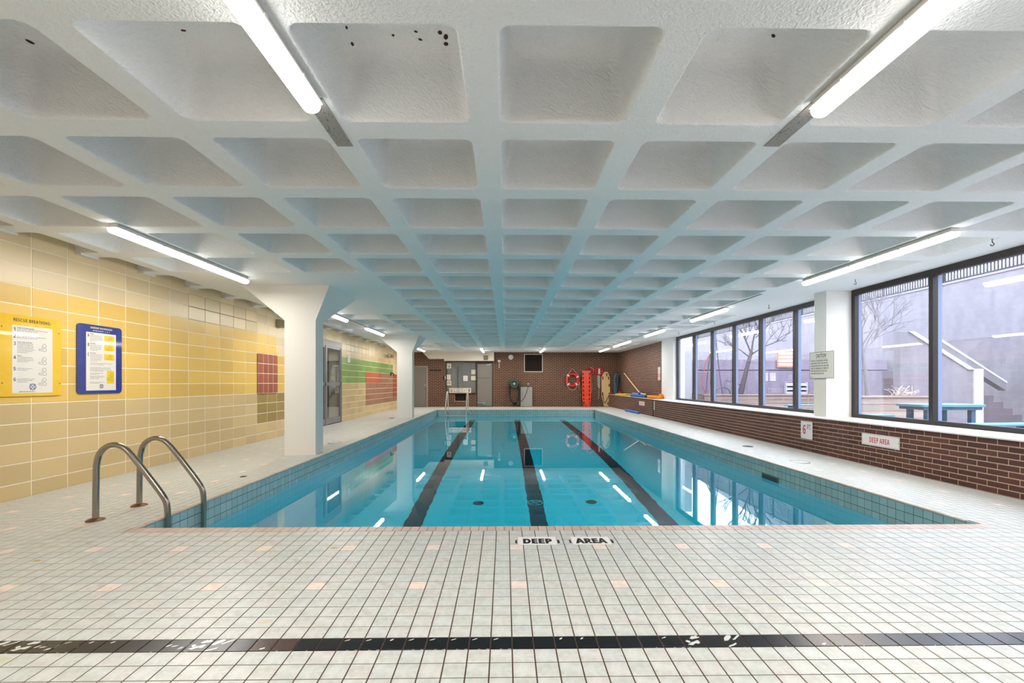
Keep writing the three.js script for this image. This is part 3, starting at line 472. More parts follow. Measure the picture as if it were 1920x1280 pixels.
// ------------------------------------------------------------------ outside the windows
{
  const conc = (c, extra) => std(srgb(...c), 0.85, extra), blot = (() => { const a = lattice(32), b = lattice(64); const t = noiseTexture(256, (x, y) => 0.86 + 0.14 * (a(x / 8, y / 24) * 0.6 + b(x / 4, y / 4) * 0.4), 1); t.colorSpace = THREE.SRGBColorSpace; t.repeat.set(0.2, 0.2); return t; })();
  structure(mesh('patio_ground', boxGeo(XW + 0.3, 14.9, -0.3, -0.02, -8, 46), conc([136, 132, 131], { map: blot })), 'pale concrete patio ground outside the windows', 'ground');
  const rw = structure(thing('retaining_wall'), 'tall pale lavender grey concrete retaining wall behind the patio', 'wall');
  mesh('upper_wall', boxGeo(14.86, 15.3, 2.5, 4.44, -10, 46), conc([126, 121, 129], { map: blot }), rw); mesh('lower_wall', boxGeo(14.80, 15.3, -0.3, 2.5, -10, 46), conc([116, 111, 119], { map: blot }), rw);
  mesh('reveal_strip', boxGeo(14.84, 14.87, 2.5, 2.53, -10, 46), conc([96, 92, 104]), rw); mesh('wall_coping', boxGeo(14.82, 15.32, 4.44, 4.50, -10, 46), conc([128, 124, 132]), rw);
  const cw = structure(thing('court_wall'), 'low lavender grey wall across the far end of the patio', 'wall');
  mesh('wall_lower', boxGeo(6.45, 14.8, -0.3, 1.60, 17.5, 17.8), conc([138, 128, 146], { map: blot }), cw); mesh('wall_upper', boxGeo(6.45, 14.8, 1.64, 2.02, 17.54, 17.8), conc([144, 134, 151], { map: blot }), cw); mesh('shadow_joint', boxGeo(6.45, 14.8, 1.60, 1.64, 17.58, 17.8), conc([90, 84, 100]), cw);
  structure(mesh('wall_stub', boxGeo(XW + 0.32, 6.72, -0.3, 3.0, 16.4, 16.6), conc([170, 170, 176])), 'white wall end outside the farthest window pane', 'wall');
  // stair with two sloping parapets
  const st = tag(thing('stair', [0, 0, 0]), 'concrete stair with sloping parapets outside the nearest window', 'stairs'), sc = conc([132, 127, 134], { map: blot });
  for (let k = 0; k < 9; k++) mesh('step', boxGeo(10.9, 13.72 - k * 0.25, -0.02 + k * 0.165, 0.145 + k * 0.165, 11.75, 13.1), conc([103, 94, 103], { map: blot }), st);
  const slab = (pts, d0, d1, m, n) => { const s = new THREE.Shape(pts.map((p) => new THREE.Vector2(...p))); const g = new THREE.ExtrudeGeometry(s, { depth: d1 - d0, bevelEnabled: true, bevelSize: 0.008, bevelThickness: 0.008, bevelSegments: 1 }); g.translate(0, 0, -d1); return mesh(n, g, m, st); };
  slab([[9.95, -0.1], [12.0, -0.1], [12.0, 1.47], [11.78, 1.47], [10.25, 2.42], [9.95, 2.42]], 11.4, 11.6, conc([134, 128, 136], { map: blot }), 'parapet');
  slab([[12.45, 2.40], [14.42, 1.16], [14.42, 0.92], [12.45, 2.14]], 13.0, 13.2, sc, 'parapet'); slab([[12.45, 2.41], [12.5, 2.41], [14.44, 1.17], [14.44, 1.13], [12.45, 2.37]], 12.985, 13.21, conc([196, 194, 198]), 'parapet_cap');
  const pale = conc([200, 198, 202], { map: blot });  // lit parapet edges: their brightness is put into this paler colour
  slab([[10.14, 2.42], [10.28, 2.42], [11.82, 1.47], [11.66, 1.47]], 11.36, 11.41, pale, 'lit_edge_band'); slab([[11.80, -0.1], [12.02, -0.1], [12.02, 1.475], [11.80, 1.475]], 11.35, 11.62, pale, 'end_post');  // proud band added along the slope to stand for the lit face
  // timber planter
  const woods = [[158, 141, 134], [150, 133, 126], [166, 149, 141]].map((c) => conc(c, { map: blot }));
  const planter = (label, x0, x1, d0, d1, top, n, h) => {
    const pl = tag(thing('planter'), label, 'planter'), cx = (x0 + x1) / 2;
    for (let k = 0; k < n; k++) mesh('board', new RoundedBoxGeometry(x1 - x0, h - 0.006, 0.05, 1, 0.006).translate(cx, top - 0.03 - (k + 0.5) * h, -d0), woods[k % 3], pl);
    for (let k = 0; k < n; k++) mesh('board', new RoundedBoxGeometry(0.05, h - 0.006, d1 - d0, 1, 0.006).translate(x0 + 0.025, top - 0.03 - (k + 0.5) * h, -(d0 + d1) / 2 - 0.03), woods[(k + 1) % 3], pl);
    mesh('cap_board', new RoundedBoxGeometry(x1 - x0 + 0.06, 0.035, 0.14, 1, 0.006).translate(cx, top - 0.0175, -d0), woods[1], pl); mesh('soil', boxGeo(x0 + 0.05, x1 - 0.02, top - 0.3, top - 0.003, d0 + 0.075, d1), conc([88, 72, 68]), pl).userData.label = 'dark soil';
  };
  planter('long weathered timber planter behind the long window', 6.77, 12.2, 15.5, 17.0, 0.735, 5, 0.143); planter('timber planter with pale boards behind the picnic table', 8.1, 9.98, 10.4, 11.2, 0.83, 5, 0.16);
  const dry = new Batch(), twigM = conc([190, 176, 166]);
  const shrub = tag(thing('dry_shrub', [9.55, 0.832, -10.85]), 'small dry pale shrub in the timber planter by the table', 'shrub');
  for (let k = 0; k < 40; k++) { const a = rnd() * 6.3, e = rr(0.1, 1.2), l = rr(0.12, 0.34), b = new THREE.Vector3(rr(-0.25, 0.25), 0, rr(-0.12, 0.12)), t = new THREE.Vector3(Math.cos(a) * Math.cos(e), Math.sin(e), Math.sin(a) * Math.cos(e) * 0.5).multiplyScalar(l).add(b); dry.add(tube([b, b.clone().lerp(t, 0.5).add(new THREE.Vector3(0, 0.04, 0)), t], 0.006, 5, 4), new THREE.Matrix4()); }
  mesh('twigs', dry.build(), twigM, shrub);
  // bare trees
  const barkPale = conc([112, 106, 112]), barkDark = conc([78, 70, 78]);
  function tree(name, label, base, mat, trunk, r0, limbs, group) {
    const t = tag(thing(name, base), label, 'tree', group), B = new Batch();
    const P = (q) => new THREE.Vector3(...q), I = new THREE.Matrix4();
    const taper = (pts, a, b) => { const c = new THREE.CatmullRomCurve3(pts), g = new THREE.TubeGeometry(c, 18, 1, 7, false), p = g.attributes.position, v = new THREE.Vector3(); for (let k = 0; k <= 18; k++) { const q = c.getPointAt(k / 18), r = a + (b - a) * k / 18; for (let j = 0; j <= 7; j++) { const n = k * 8 + j; v.fromBufferAttribute(p, n).sub(q).multiplyScalar(r).add(q); p.setXYZ(n, v.x, v.y, v.z); } } g.computeVertexNormals(); return g; };
    mesh('trunk', taper(trunk.map(P), r0, r0 * 0.55), mat, t);
    const grow = (p, dir, len, r, depth) => {
      const e = p.clone().addScaledVector(dir, len), mid = p.clone().lerp(e, 0.5).add(new THREE.Vector3(rr(-1, 1), rr(0, 1), rr(-1, 1)).multiplyScalar(len * 0.1));
      B.add(taper([p, mid, e], r, r * 0.55), I);
      if (depth > 0) for (let k = 0; k < (depth > 2 ? 4 : 3); k++) { const d = dir.clone().add(new THREE.Vector3(rr(-0.9, 0.9), rr(-0.2, 0.7), rr(-0.5, 0.5))).normalize(); grow(p.clone().lerp(e, rr(0.45, 1)), d, len * rr(0.5, 0.75), r * 0.55, depth - 1); }
    };
    for (const [s, d, len, r, depth] of limbs) grow(P(s), P(d).normalize(), len, r, depth);
    mesh('branches', B.build(), mat, t);
  }
  tree('bare_tree', 'pale slender bare tree behind the nearest window', [8.63, 0.832, -10.9], barkPale, [[0.08, 0, 0], [0.05, 0.4, 0], [-0.02, 0.95, 0], [-0.06, 1.2, 0]], 0.055,
    [[[-0.06, 1.15, 0], [-0.15, 1, 0.1], 0.75, 0.022, 3], [[-0.02, 1.0, 0], [0.7, 1, 0], 0.9, 0.022, 4], [[-0.05, 1.2, 0], [0.45, 1, 0.2], 0.8, 0.02, 4], [[-0.03, 1.05, 0], [0.9, 0.7, -0.3], 0.7, 0.014, 3], [[0.0, 1.5, 0], [0.95, 0.3, 0.2], 0.8, 0.012, 2]]);
  tree('bare_tree', 'leaning dark bare tree in the planter behind the long window', [8.65, 0.737, -16.2], barkDark, [[-0.28, 0, 0], [-0.16, 0.45, 0], [0.03, 1.2, 0], [0.12, 1.5, 0]], 0.10,
    [[[0.11, 1.45, 0], [-0.45, 1, 0], 0.95, 0.03, 4], [[0.12, 1.5, 0], [0.3, 1, 0], 1.1, 0.035, 4], [[0.1, 1.4, 0], [1, 0.5, 0], 1.05, 0.026, 4], [[0.06, 1.3, 0], [-1, 0.7, 0], 0.75, 0.02, 3], [[-0.2, 0.3, 0], [-0.8, 0.3, 0], 0.35, 0.02, 2]]);
  // stakes and bent hoops in the planter
  const rodD = conc([92, 84, 100]), rodR = conc([168, 92, 96]);
  for (const [label, mat, pts] of [['thin leaning dark stake in the planter, middle of the far window', rodD, [[7.68, 0.755, -16.1], [7.60, 1.7, -16.2], [7.50, 3.1, -16.3]]], ['bent dark hoop standing in the planter near its left end', rodD, [[7.05, 0.755, -16.0], [7.15, 1.6, -16.05], [7.25, 2.2, -16.1]]], ['reddish bent rod standing in the planter at its left end', rodR, [[7.0, 0.755, -15.9], [6.9, 1.1, -15.9], [7.0, 1.75, -15.95], [7.2, 2.2, -15.98]]], ['low dark wire hoop arching over the planter edge', rodD, [[7.30, 0.755, -15.8], [7.37, 0.92, -15.8], [7.58, 0.98, -15.8], [7.76, 0.9, -15.8], [7.82, 0.755, -15.8]]]]) {
    const t = tag(thing('garden_stake'), label, 'stake'); mesh('rod', tube(pts.map((p) => new THREE.Vector3(...p)), 0.02, 24, 6), mat, t);
  }
  // louvred vent, notices and orange board on the court wall
  const vent = tag(thing('louvre_vent', [11.15, 0.70, -17.46]), 'white four bladed louvre vent on the low patio wall', 'vent'), vw = conc([176, 174, 186]);
  for (let k = 0; k < 5; k++) { const b = mesh('blade', new RoundedBoxGeometry(0.78, 0.02, 0.16, 1, 0.004), vw, vent); b.position.set(0, k * 0.155 - 0.25, 0.05); b.rotation.x = 0.7; }
  mesh('frame', new Batch().box(-0.42, -0.38, -0.36, 0.46, -0.10, 0.03).box(0.38, 0.42, -0.36, 0.46, -0.10, 0.03).build(), vw, vent); mesh('back', boxGeo(-0.38, 0.38, -0.34, 0.44, 0, 0.03), conc([60, 56, 70]), vent);
  const ob = tag(thing('notice_board', [10.84, 2.05, -17.48]), 'orange bordered pale notice board on the patio wall', 'notice board');
  mesh('board', new RoundedBoxGeometry(0.78, 0.66, 0.03, 1, 0.008), conc([196, 122, 100]), ob); for (let k = 0; k < 4; k++) { const b = mesh('strip', new THREE.BoxGeometry(0.68, 0.115, 0.008), conc([206, 176, 164]), ob); b.position.set(0, 0.21 - k * 0.14, 0.018); }
  for (const [x, l] of [[9.99, 'pale paper notice on the patio wall, left of the pair under the dark joint'], [10.29, 'pale paper notice on the patio wall, right of the pair under the dark joint']]) { const n = tag(thing('paper_notice', [x, 1.36, -17.49]), l, 'notice'); mesh('sheet', new RoundedBoxGeometry(0.24, 0.32, 0.012, 1, 0.003), conc([170, 162, 172]), n); }
  // blue picnic table and benches
  const blue = std(srgb(80, 124, 140), 0.5), blueD = std(srgb(58, 86, 108), 0.5);
  const pt = tag(thing('picnic_table', [8.12, -0.02, -8.45]), 'blue perforated picnic table outside the nearest window', 'table');
  { const s = new THREE.Shape(); const w = 0.60, h = 0.30, r = 0.09; s.moveTo(-w + r, -h); s.lineTo(w - r, -h); s.quadraticCurveTo(w, -h, w, -h + r); s.lineTo(w, h - r); s.quadraticCurveTo(w, h, w - r, h); s.lineTo(-w + r, h); s.quadraticCurveTo(-w, h, -w, h - r); s.lineTo(-w, -h + r); s.quadraticCurveTo(-w, -h, -w + r, -h);
    for (let a = -5; a <= 5; a++) for (let b = -2; b <= 2; b++) { const q = new THREE.Path(); q.absarc(a * 0.1, b * 0.1, 0.024, 0, Math.PI * 2, true); s.holes.push(q); }
    const g = new THREE.ExtrudeGeometry(s, { depth: 0.035, bevelEnabled: true, bevelSize: 0.006, bevelThickness: 0.006, bevelSegments: 2, curveSegments: 5 }); g.rotateX(-Math.PI / 2); mesh('tabletop', g, blue, pt).position.y = 0.72; }
  mesh('apron', new Batch().box(-0.54, 0.54, 0.66, 0.715, 0.24, 0.26).box(-0.54, 0.54, 0.66, 0.715, -0.26, -0.24).box(-0.54, -0.52, 0.66, 0.715, -0.24, 0.24).box(0.52, 0.54, 0.66, 0.715, -0.24, 0.24).build(), blueD, pt);
  for (const [x, z] of [[-0.40, 0.18], [-0.40, -0.18], [0.42, 0.18], [0.24, -0.18]]) { mesh('leg', new RoundedBoxGeometry(0.085, 0.7, 0.085, 2, 0.012).translate(x, 0.36, z), blueD, pt); }
  const bench = (x, d, w, turn, label) => { const b = tag(thing('bench', [x, -0.02, -d], turn), label, 'bench'); mesh('seat', new RoundedBoxGeometry(w, 0.04, 0.3, 2, 0.012).translate(0, 0.45, 0), blue, b); for (const s of [-1, 1]) mesh('leg', new RoundedBoxGeometry(0.08, 0.44, 0.22, 2, 0.01).translate(s * (w / 2 - 0.15), 0.22, 0), blueD, b); };
  bench(8.05, 9.85, 0.62, 0, 'small blue bench left of the picnic table, by the tree'); bench(8.35, 7.62, 1.3, 0.1, 'long blue bench on the near side of the picnic table'); bench(9.6, 14.3, 1.5, 0, 'blue bench in front of the planter, partly hidden by the pier');
  // fence on the retaining wall, with wooded bank behind
  const fence = tag(thing('picket_fence'), 'dark metal picket fence on top of the retaining wall', 'fence'), fm = conc([44, 42, 48]), pg = boxGeo(-0.012, 0.012, 0, 1.35, -0.012, 0.012), more = new Batch();
  for (let k = 0; k < 300; k++) { const d = 8 + k * 0.105; if (d > 12 && d < 26) mesh('picket', pg, fm, fence).position.copy(V(15.05, 4.52, d)); else more.add(pg, new THREE.Matrix4().setPosition(V(15.05, 4.52, d))); }
  mesh('picket_run', more.build(), fm, fence).userData.kind = 'stuff'; mesh('rail', boxGeo(15.03, 15.07, 4.56, 4.60, 8, 39.5), fm, fence); mesh('rail', boxGeo(15.03, 15.07, 5.8, 5.84, 8, 39.5), fm, fence);
  for (let k = 0; k < 13; k++) mesh('post', boxGeo(15.02, 15.08, 4.5, 5.95, 8 + k * 2.5, 8.06 + k * 2.5), fm, fence);
  const bank = new Batch(); bank.quad(V(15.3, 4.4, -8), V(36, 18, -8), V(36, 18, 60), V(15.3, 4.4, 60));  // bank carried up out of view to block sky mirrored in the water
  const leafLitter = canvasTexture(512, 512, (g, w, h) => { g.fillStyle = '#716e75'; g.fillRect(0, 0, w, h); for (let k = 0; k < 9000; k++) { const v = Math.floor(rr(60, 175)); g.fillStyle = `rgba(${v},${v - 4},${v + 8},0.7)`; g.fillRect(rnd() * w, rnd() * h, rr(1, 5), rr(1, 4)); } }); leafLitter.wrapS = leafLitter.wrapT = THREE.RepeatWrapping; leafLitter.repeat.set(0.25, 0.25);
  structure(mesh('hill_bank', bank.build(), std(0xffffff, 0.95, { map: leafLitter, side: THREE.DoubleSide })), 'wooded bank covered with leaf litter behind the fence', 'hill');
  for (let k = 0; k < 16; k++) { const d = 11 + k * 1.3, x = rr(16.2, 19.5); tree('woodland_tree', 'thin bare grey tree on the bank behind the picket fence', [x, 4.4 + (x - 15.3) * 0.65, -d], k % 2 ? barkPale : barkDark, [[0, -0.2, 0], [rr(-0.1, 0.1), 1.5, 0], [rr(-0.3, 0.3), 3.6, rr(-0.3, 0.3)]], rr(0.05, 0.12), [[[0, 1.2, 0], [rr(-1, 1), 0.8, rr(-1, 1)], 1.0, 0.025, 2], [[0, 0.6, 0], [rr(-1, 1), 0.6, rr(-1, 1)], 0.9, 0.02, 2]], 'bare trees on the bank behind the fence'); }
}

// ------------------------------------------------------------------ signs
const paint = (g, text, x, y, size, color, font = 'sans-serif', weight = 'bold', align = 'center', squeeze = 1) => { g.save(); g.translate(x, y); g.scale(squeeze, 1); g.fillStyle = color; g.font = `${weight} ${size}px ${font}`; g.textAlign = align; g.textBaseline = 'middle'; g.fillText(text, 0, 0); g.restore(); };
function sign(name, label, category, w, h, pos, turn, draw, opt = {}) {
  const t = tag(thing(name, pos, turn), label, category, opt.group), th = opt.thick ?? 0.006, px = opt.px ?? 600;
  const r = opt.radius ?? 0.004, s = new THREE.Shape(); s.moveTo(-w / 2 + r, -h / 2); s.lineTo(w / 2 - r, -h / 2); s.quadraticCurveTo(w / 2, -h / 2, w / 2, -h / 2 + r); s.lineTo(w / 2, h / 2 - r); s.quadraticCurveTo(w / 2, h / 2, w / 2 - r, h / 2); s.lineTo(-w / 2 + r, h / 2); s.quadraticCurveTo(-w / 2, h / 2, -w / 2, h / 2 - r); s.lineTo(-w / 2, -h / 2 + r); s.quadraticCurveTo(-w / 2, -h / 2, -w / 2 + r, -h / 2);
  const g = new THREE.ExtrudeGeometry(s, { depth: th, bevelEnabled: false, curveSegments: 6 }); g.translate(0, 0, -th); mesh('board', g, std(opt.board ?? srgb(225, 222, 214), 0.4), t);
  const f = new THREE.ShapeGeometry(s, 6), u = f.attributes.uv, p = f.attributes.position; for (let k = 0; k < u.count; k++) u.setXY(k, p.getX(k) / w + 0.5, p.getY(k) / h + 0.5);
  mesh('print', f, std(0xffffff, opt.rough ?? 0.35, { map: canvasTexture(Math.round(w * px), Math.round(h * px), draw), ...(opt.mat ?? {}) }), t).position.z = 0.0006;
  if (opt.screws) for (const [x, y] of opt.screws) mesh('screw', new THREE.SphereGeometry(0.006, 10, 8).scale(1, 1, 0.5), std(srgb(50, 46, 42), 0.4, { metalness: 0.6 }), t).position.set(x, y, 0.001);
  return t;
}
const lines = (g, x, y, w, n, step, c, hgt) => { for (let k = 0; k < n; k++) { let q = x; const end = x + w * (k === n - 1 ? 0.6 : rr(0.85, 1)); while (q < end) { const l = rr(0.02, 0.09) * w; g.fillStyle = c; g.fillRect(q, y + k * step, Math.min(l, end - q), hgt); q += l + w * 0.02; } } };
const emblem = (g, x, y, r, c) => { g.strokeStyle = c; g.lineWidth = r * 0.2; g.setLineDash([r * 0.35, r * 0.12]); g.beginPath(); g.arc(x, y, r, 0, 7); g.stroke(); g.setLineDash([]); g.lineWidth = r * 0.16; g.beginPath(); g.arc(x, y, r * 0.72, 0, 7); g.stroke(); g.beginPath(); g.moveTo(x - r * 0.9, y - r * 0.9); g.lineTo(x + r * 0.8, y + r * 0.8); g.moveTo(x + r * 0.9, y - r * 0.9); g.lineTo(x - r * 0.8, y + r * 0.8); g.stroke(); };
const figure = (g, x, y, s, c) => { g.strokeStyle = c; g.lineWidth = s * 0.035; g.beginPath(); g.ellipse(x + s * 0.1, y - s * 0.25, s * 0.2, s * 0.17, 0.3, 0, 7); g.stroke(); g.beginPath(); g.ellipse(x + s * 0.12, y + s * 0.2, s * 0.2, s * 0.17, 0, 0, 7); g.stroke(); g.beginPath(); g.moveTo(x - s * 0.12, y + s * 0.32); g.lineTo(x - s * 0.5, y + s * 0.28); g.lineTo(x - s * 0.5, y + s * 0.12); g.lineTo(x - s * 0.2, y + s * 0.14); g.moveTo(x - s * 0.1, y - s * 0.2); g.quadraticCurveTo(x - s * 0.25, y, x - s * 0.1, y + s * 0.08); g.stroke(); };
sign('poster', 'yellow rescue breathing poster with numbered steps on the block wall', 'poster', 0.645, 0.85, [XL + 0.012, 1.418, -5.012], Math.PI / 2, (g, w, h) => {
  g.fillStyle = '#f2c21c'; g.fillRect(0, 0, w, h); for (let k = 0; k < 60; k++) { g.fillStyle = `rgba(250,226,120,${rr(0.03, 0.12)})`; g.beginPath(); g.ellipse(rnd() * w, rnd() * h, rr(10, 60), rr(10, 50), 0, 0, 7); g.fill(); }
  g.fillStyle = '#ece6dc'; g.fillRect(w * 0.19, h * 0.125, w * 0.655, h * 0.835);
  paint(g, 'RESCUE BREATHING:', w * 0.51, h * 0.06, h * 0.055, '#2b2a3c', 'sans-serif', 'bold', 'center', 0.86); paint(g, 'R E M E M B E R   S T E P S', w * 0.51, h * 0.105, h * 0.026, '#fbe9a0', 'sans-serif', 'bold', 'center', 0.9);
  const ys = [0.155, 0.24, 0.33, 0.50, 0.64, 0.77], head = ['Shake and shout gently', 'Call for help', 'Look, listen and feel', 'Pinch', '', '']; ys.forEach((y, k) => { paint(g, String(k + 1), w * 0.228, h * (y + 0.022), h * 0.058, '#27367c', 'sans-serif'); if (head[k]) paint(g, head[k], w * 0.265, h * y, h * 0.018, '#1d1d22', 'sans-serif', 'bold', 'left'); const wide = k < 2 ? 0.53 : 0.28; lines(g, w * 0.265, h * (y + 0.014), w * wide, [2, 2, 7, 4, 2, 3][k], h * 0.0185, '#6e6c6c', h * 0.006); if (k > 1) figure(g, w * 0.69, h * (y + 0.055), h * 0.12, '#55555c'); });
  emblem(g, w * 0.51, h * 0.885, h * 0.04, '#2b3a78'); lines(g, w * 0.3, h * 0.94, w * 0.42, 1, 1, '#55585e', h * 0.008);
}, { px: 1000, radius: 0.012, board: srgb(240, 200, 70), rough: 0.2, mat: { clearcoat: 1, clearcoatRoughness: 0.03 }, screws: [[-0.3, 0.29], [0.295, 0.275], [-0.295, -0.285], [0.305, -0.29]] });
sign('poster', 'navy blue first aid poster with white panel and letters A B C', 'poster', 0.638, 0.85, [XL + 0.012, 1.426, -5.848], Math.PI / 2, (g, w, h) => {
  g.fillStyle = '#27388c'; g.fillRect(0, 0, w, h); for (let k = 0; k < 50; k++) { g.fillStyle = `rgba(${rnd() < 0.5 ? '60,80,165' : '25,40,110'},${rr(0.04, 0.14)})`; g.fillRect(rnd() * w, rnd() * h, rr(20, 120), rr(20, 160)); }
  g.fillStyle = '#ece7de'; g.fillRect(w * 0.185, h * 0.11, w * 0.67, h * 0.845);
  paint(g, 'SOMEONE UNCONSCIOUS', w * 0.52, h * 0.043, h * 0.036, '#f3e4a6', 'sans-serif', 'bold', 'center', 0.83); paint(g, 'R E M E M B E R   A   B   C', w * 0.52, h * 0.082, h * 0.026, '#e8e8ee', 'sans-serif', 'bold', 'center', 0.95);
  [['A', 'Airway', 0.135, 5], ['B', 'Breathing', 0.27, 5], ['C', 'Circulation', 0.41, 6]].forEach(([a, n, y, k]) => { paint(g, a, w * 0.235, h * (y + 0.022), h * 0.062, '#1e2030', 'sans-serif', 'bold', 'center', 0.7); paint(g, n, w * 0.27, h * y, h * 0.018, '#26262c', 'sans-serif', 'bold', 'left'); lines(g, w * 0.27, h * (y + 0.018), w * 0.28, k, h * 0.0195, '#77757a', h * 0.006); g.fillStyle = '#f0cd26'; g.fillRect(w * 0.58, h * (y + 0.005), w * 0.235, h * 0.09); figure(g, w * 0.71, h * (y + 0.05), h * 0.1, '#9a8420'); });
  lines(g, w * 0.27, h * 0.555, w * 0.52, 2, h * 0.02, '#77757a', h * 0.006); lines(g, w * 0.27, h * 0.615, w * 0.52, 4, h * 0.018, '#77757a', h * 0.006); lines(g, w * 0.27, h * 0.70, w * 0.32, 2, h * 0.018, '#77757a', h * 0.006); lines(g, w * 0.27, h * 0.745, w * 0.32, 3, h * 0.018, '#77757a', h * 0.006); lines(g, w * 0.27, h * 0.83, w * 0.36, 2, h * 0.018, '#77757a', h * 0.006);
  g.fillStyle = '#f0cd26'; g.fillRect(w * 0.64, h * 0.665, w * 0.17, h * 0.19); figure(g, w * 0.74, h * 0.76, h * 0.14, '#9a8420'); emblem(g, w * 0.52, h * 0.893, h * 0.03, '#2a2c3a');
}, { px: 1000, radius: 0.05, board: srgb(60, 70, 150), rough: 0.25, mat: { clearcoat: 0.8, clearcoatRoughness: 0.05 }, screws: [[-0.29, -0.29], [0.3, -0.28]] });
sign('caution_sign', 'cream caution sign with black lettering on the white pier', 'sign', 0.60, 0.455, [5.366, 1.435, -7.70], -Math.PI / 2, (g, w, h) => {
  g.fillStyle = '#e8e5dc'; g.fillRect(0, 0, w, h); g.strokeStyle = '#4a4644'; g.lineWidth = w * 0.012; g.strokeRect(w * 0.006, w * 0.006, w * 0.988, h - w * 0.012);
  paint(g, 'CAUTION', w * 0.48, h * 0.145, h * 0.19, '#1c181a', 'sans-serif', 'bold', 'center', 0.66); g.fillStyle = '#262224'; g.fillRect(w * 0.25, h * 0.245, w * 0.46, h * 0.01);
  ['THIS POOL IS UNSUPERVISED. BATHERS', 'UNDER TWELVE YEARS OF AGE ARE NOT', 'ALLOWED WITHIN THE POOL ENCLOSURE', 'UNLESS ACCOMPANIED BY A PARENT OR', 'HIS OR HER AGENT WHO IS NOT LESS', 'THAN SIXTEEN YEARS OF AGE.'].forEach((t, k) => paint(g, t, w * 0.05, h * (0.33 + k * 0.096), h * 0.09, '#1c181a', 'sans-serif', 'bold', 'left', k === 5 ? 0.57 : 0.555));
  lines(g, w * 0.03, h * 0.93, w * 0.2, 1, 1, '#55504e', h * 0.012);
}, { px: 1200, screws: [[0, 0.215]] });
sign('depth_sign', 'white sign reading 6 FT in red on the low brick wall', 'sign', 0.30, 0.30, [XR - 0.012, 0.316, -7.85], -Math.PI / 2, (g, w, h) => { g.fillStyle = '#e6e2e4'; g.fillRect(0, 0, w, h); paint(g, '6', w * 0.31, h * 0.48, h * 0.72, '#b3262e', 'sans-serif', 'bold', 'center', 0.72); paint(g, 'FT', w * 0.70, h * 0.31, h * 0.40, '#a83a40', 'sans-serif', 'bold', 'center', 0.72); g.fillStyle = '#5a4c4e'; g.fillRect(w * 0.86, h * 0.42, w * 0.06, h * 0.03); });
sign('deep_area_sign', 'white sign reading DEEP AREA in red on the low brick wall', 'sign', 0.64, 0.165, [XR - 0.012, 0.3265, -6.30], -Math.PI / 2, (g, w, h) => { g.fillStyle = '#e8e2e2'; g.fillRect(0, 0, w, h); g.strokeStyle = '#a08c8c'; g.lineWidth = h * 0.025; g.strokeRect(h * 0.06, h * 0.06, w - h * 0.12, h * 0.88); paint(g, 'DEEP AREA', w * 0.485, h * 0.52, h * 0.62, '#b52a30', 'sans-serif', 'bold', 'center', 0.66); }, { px: 800, screws: [[0.305, 0]] });
sign('warning_sign', 'small pale sign on the far stretch of low brick wall', 'sign', 0.70, 0.16, [XR - 0.012, 0.35, -17.4], -Math.PI / 2, (g, w, h) => { g.fillStyle = '#e4cfc8'; g.fillRect(0, 0, w, h); paint(g, 'SHALLOW', w * 0.5, h * 0.5, h * 0.6, '#a89a9c', 'sans-serif', 'bold', 'center', 0.95); });
sign('strip_sign', 'narrow white vertical sign beside the dark wall joint', 'sign', 0.10, 0.30, [XR - 0.012, 0.345, -15.95], -Math.PI / 2, (g, w, h) => { g.fillStyle = '#dcd8da'; g.fillRect(0, 0, w, h); for (let k = 0; k < 5; k++) { g.fillStyle = '#b4aeb2'; g.fillRect(w * 0.25, h * (0.1 + k * 0.17), w * 0.5, h * 0.08); } });
[['top', 0], ['second', 1], ['third', 2], ['lowest', 3]].forEach(([n, k]) => sign('safety_sign', `small square safety sign, ${n} of four stacked on the far right brick wall`, 'sign', 0.27, 0.115, [XW - 0.012, 1.665 - k * 0.123, -17.12], -Math.PI / 2, (g, w, h) => { g.fillStyle = k === 2 ? '#d8a09c' : '#e6d8d2'; g.fillRect(0, 0, w, h); g.strokeStyle = k === 2 ? '#f0dcd8' : '#8c7c7e'; g.lineWidth = h * 0.1; g.beginPath(); g.arc(w * 0.5, h * 0.5, h * 0.26, 0, 7); g.stroke(); g.beginPath(); g.moveTo(w * 0.4, h * 0.3); g.lineTo(w * 0.6, h * 0.7); g.stroke(); }, { group: 'stacked safety signs on the right brick wall' }));
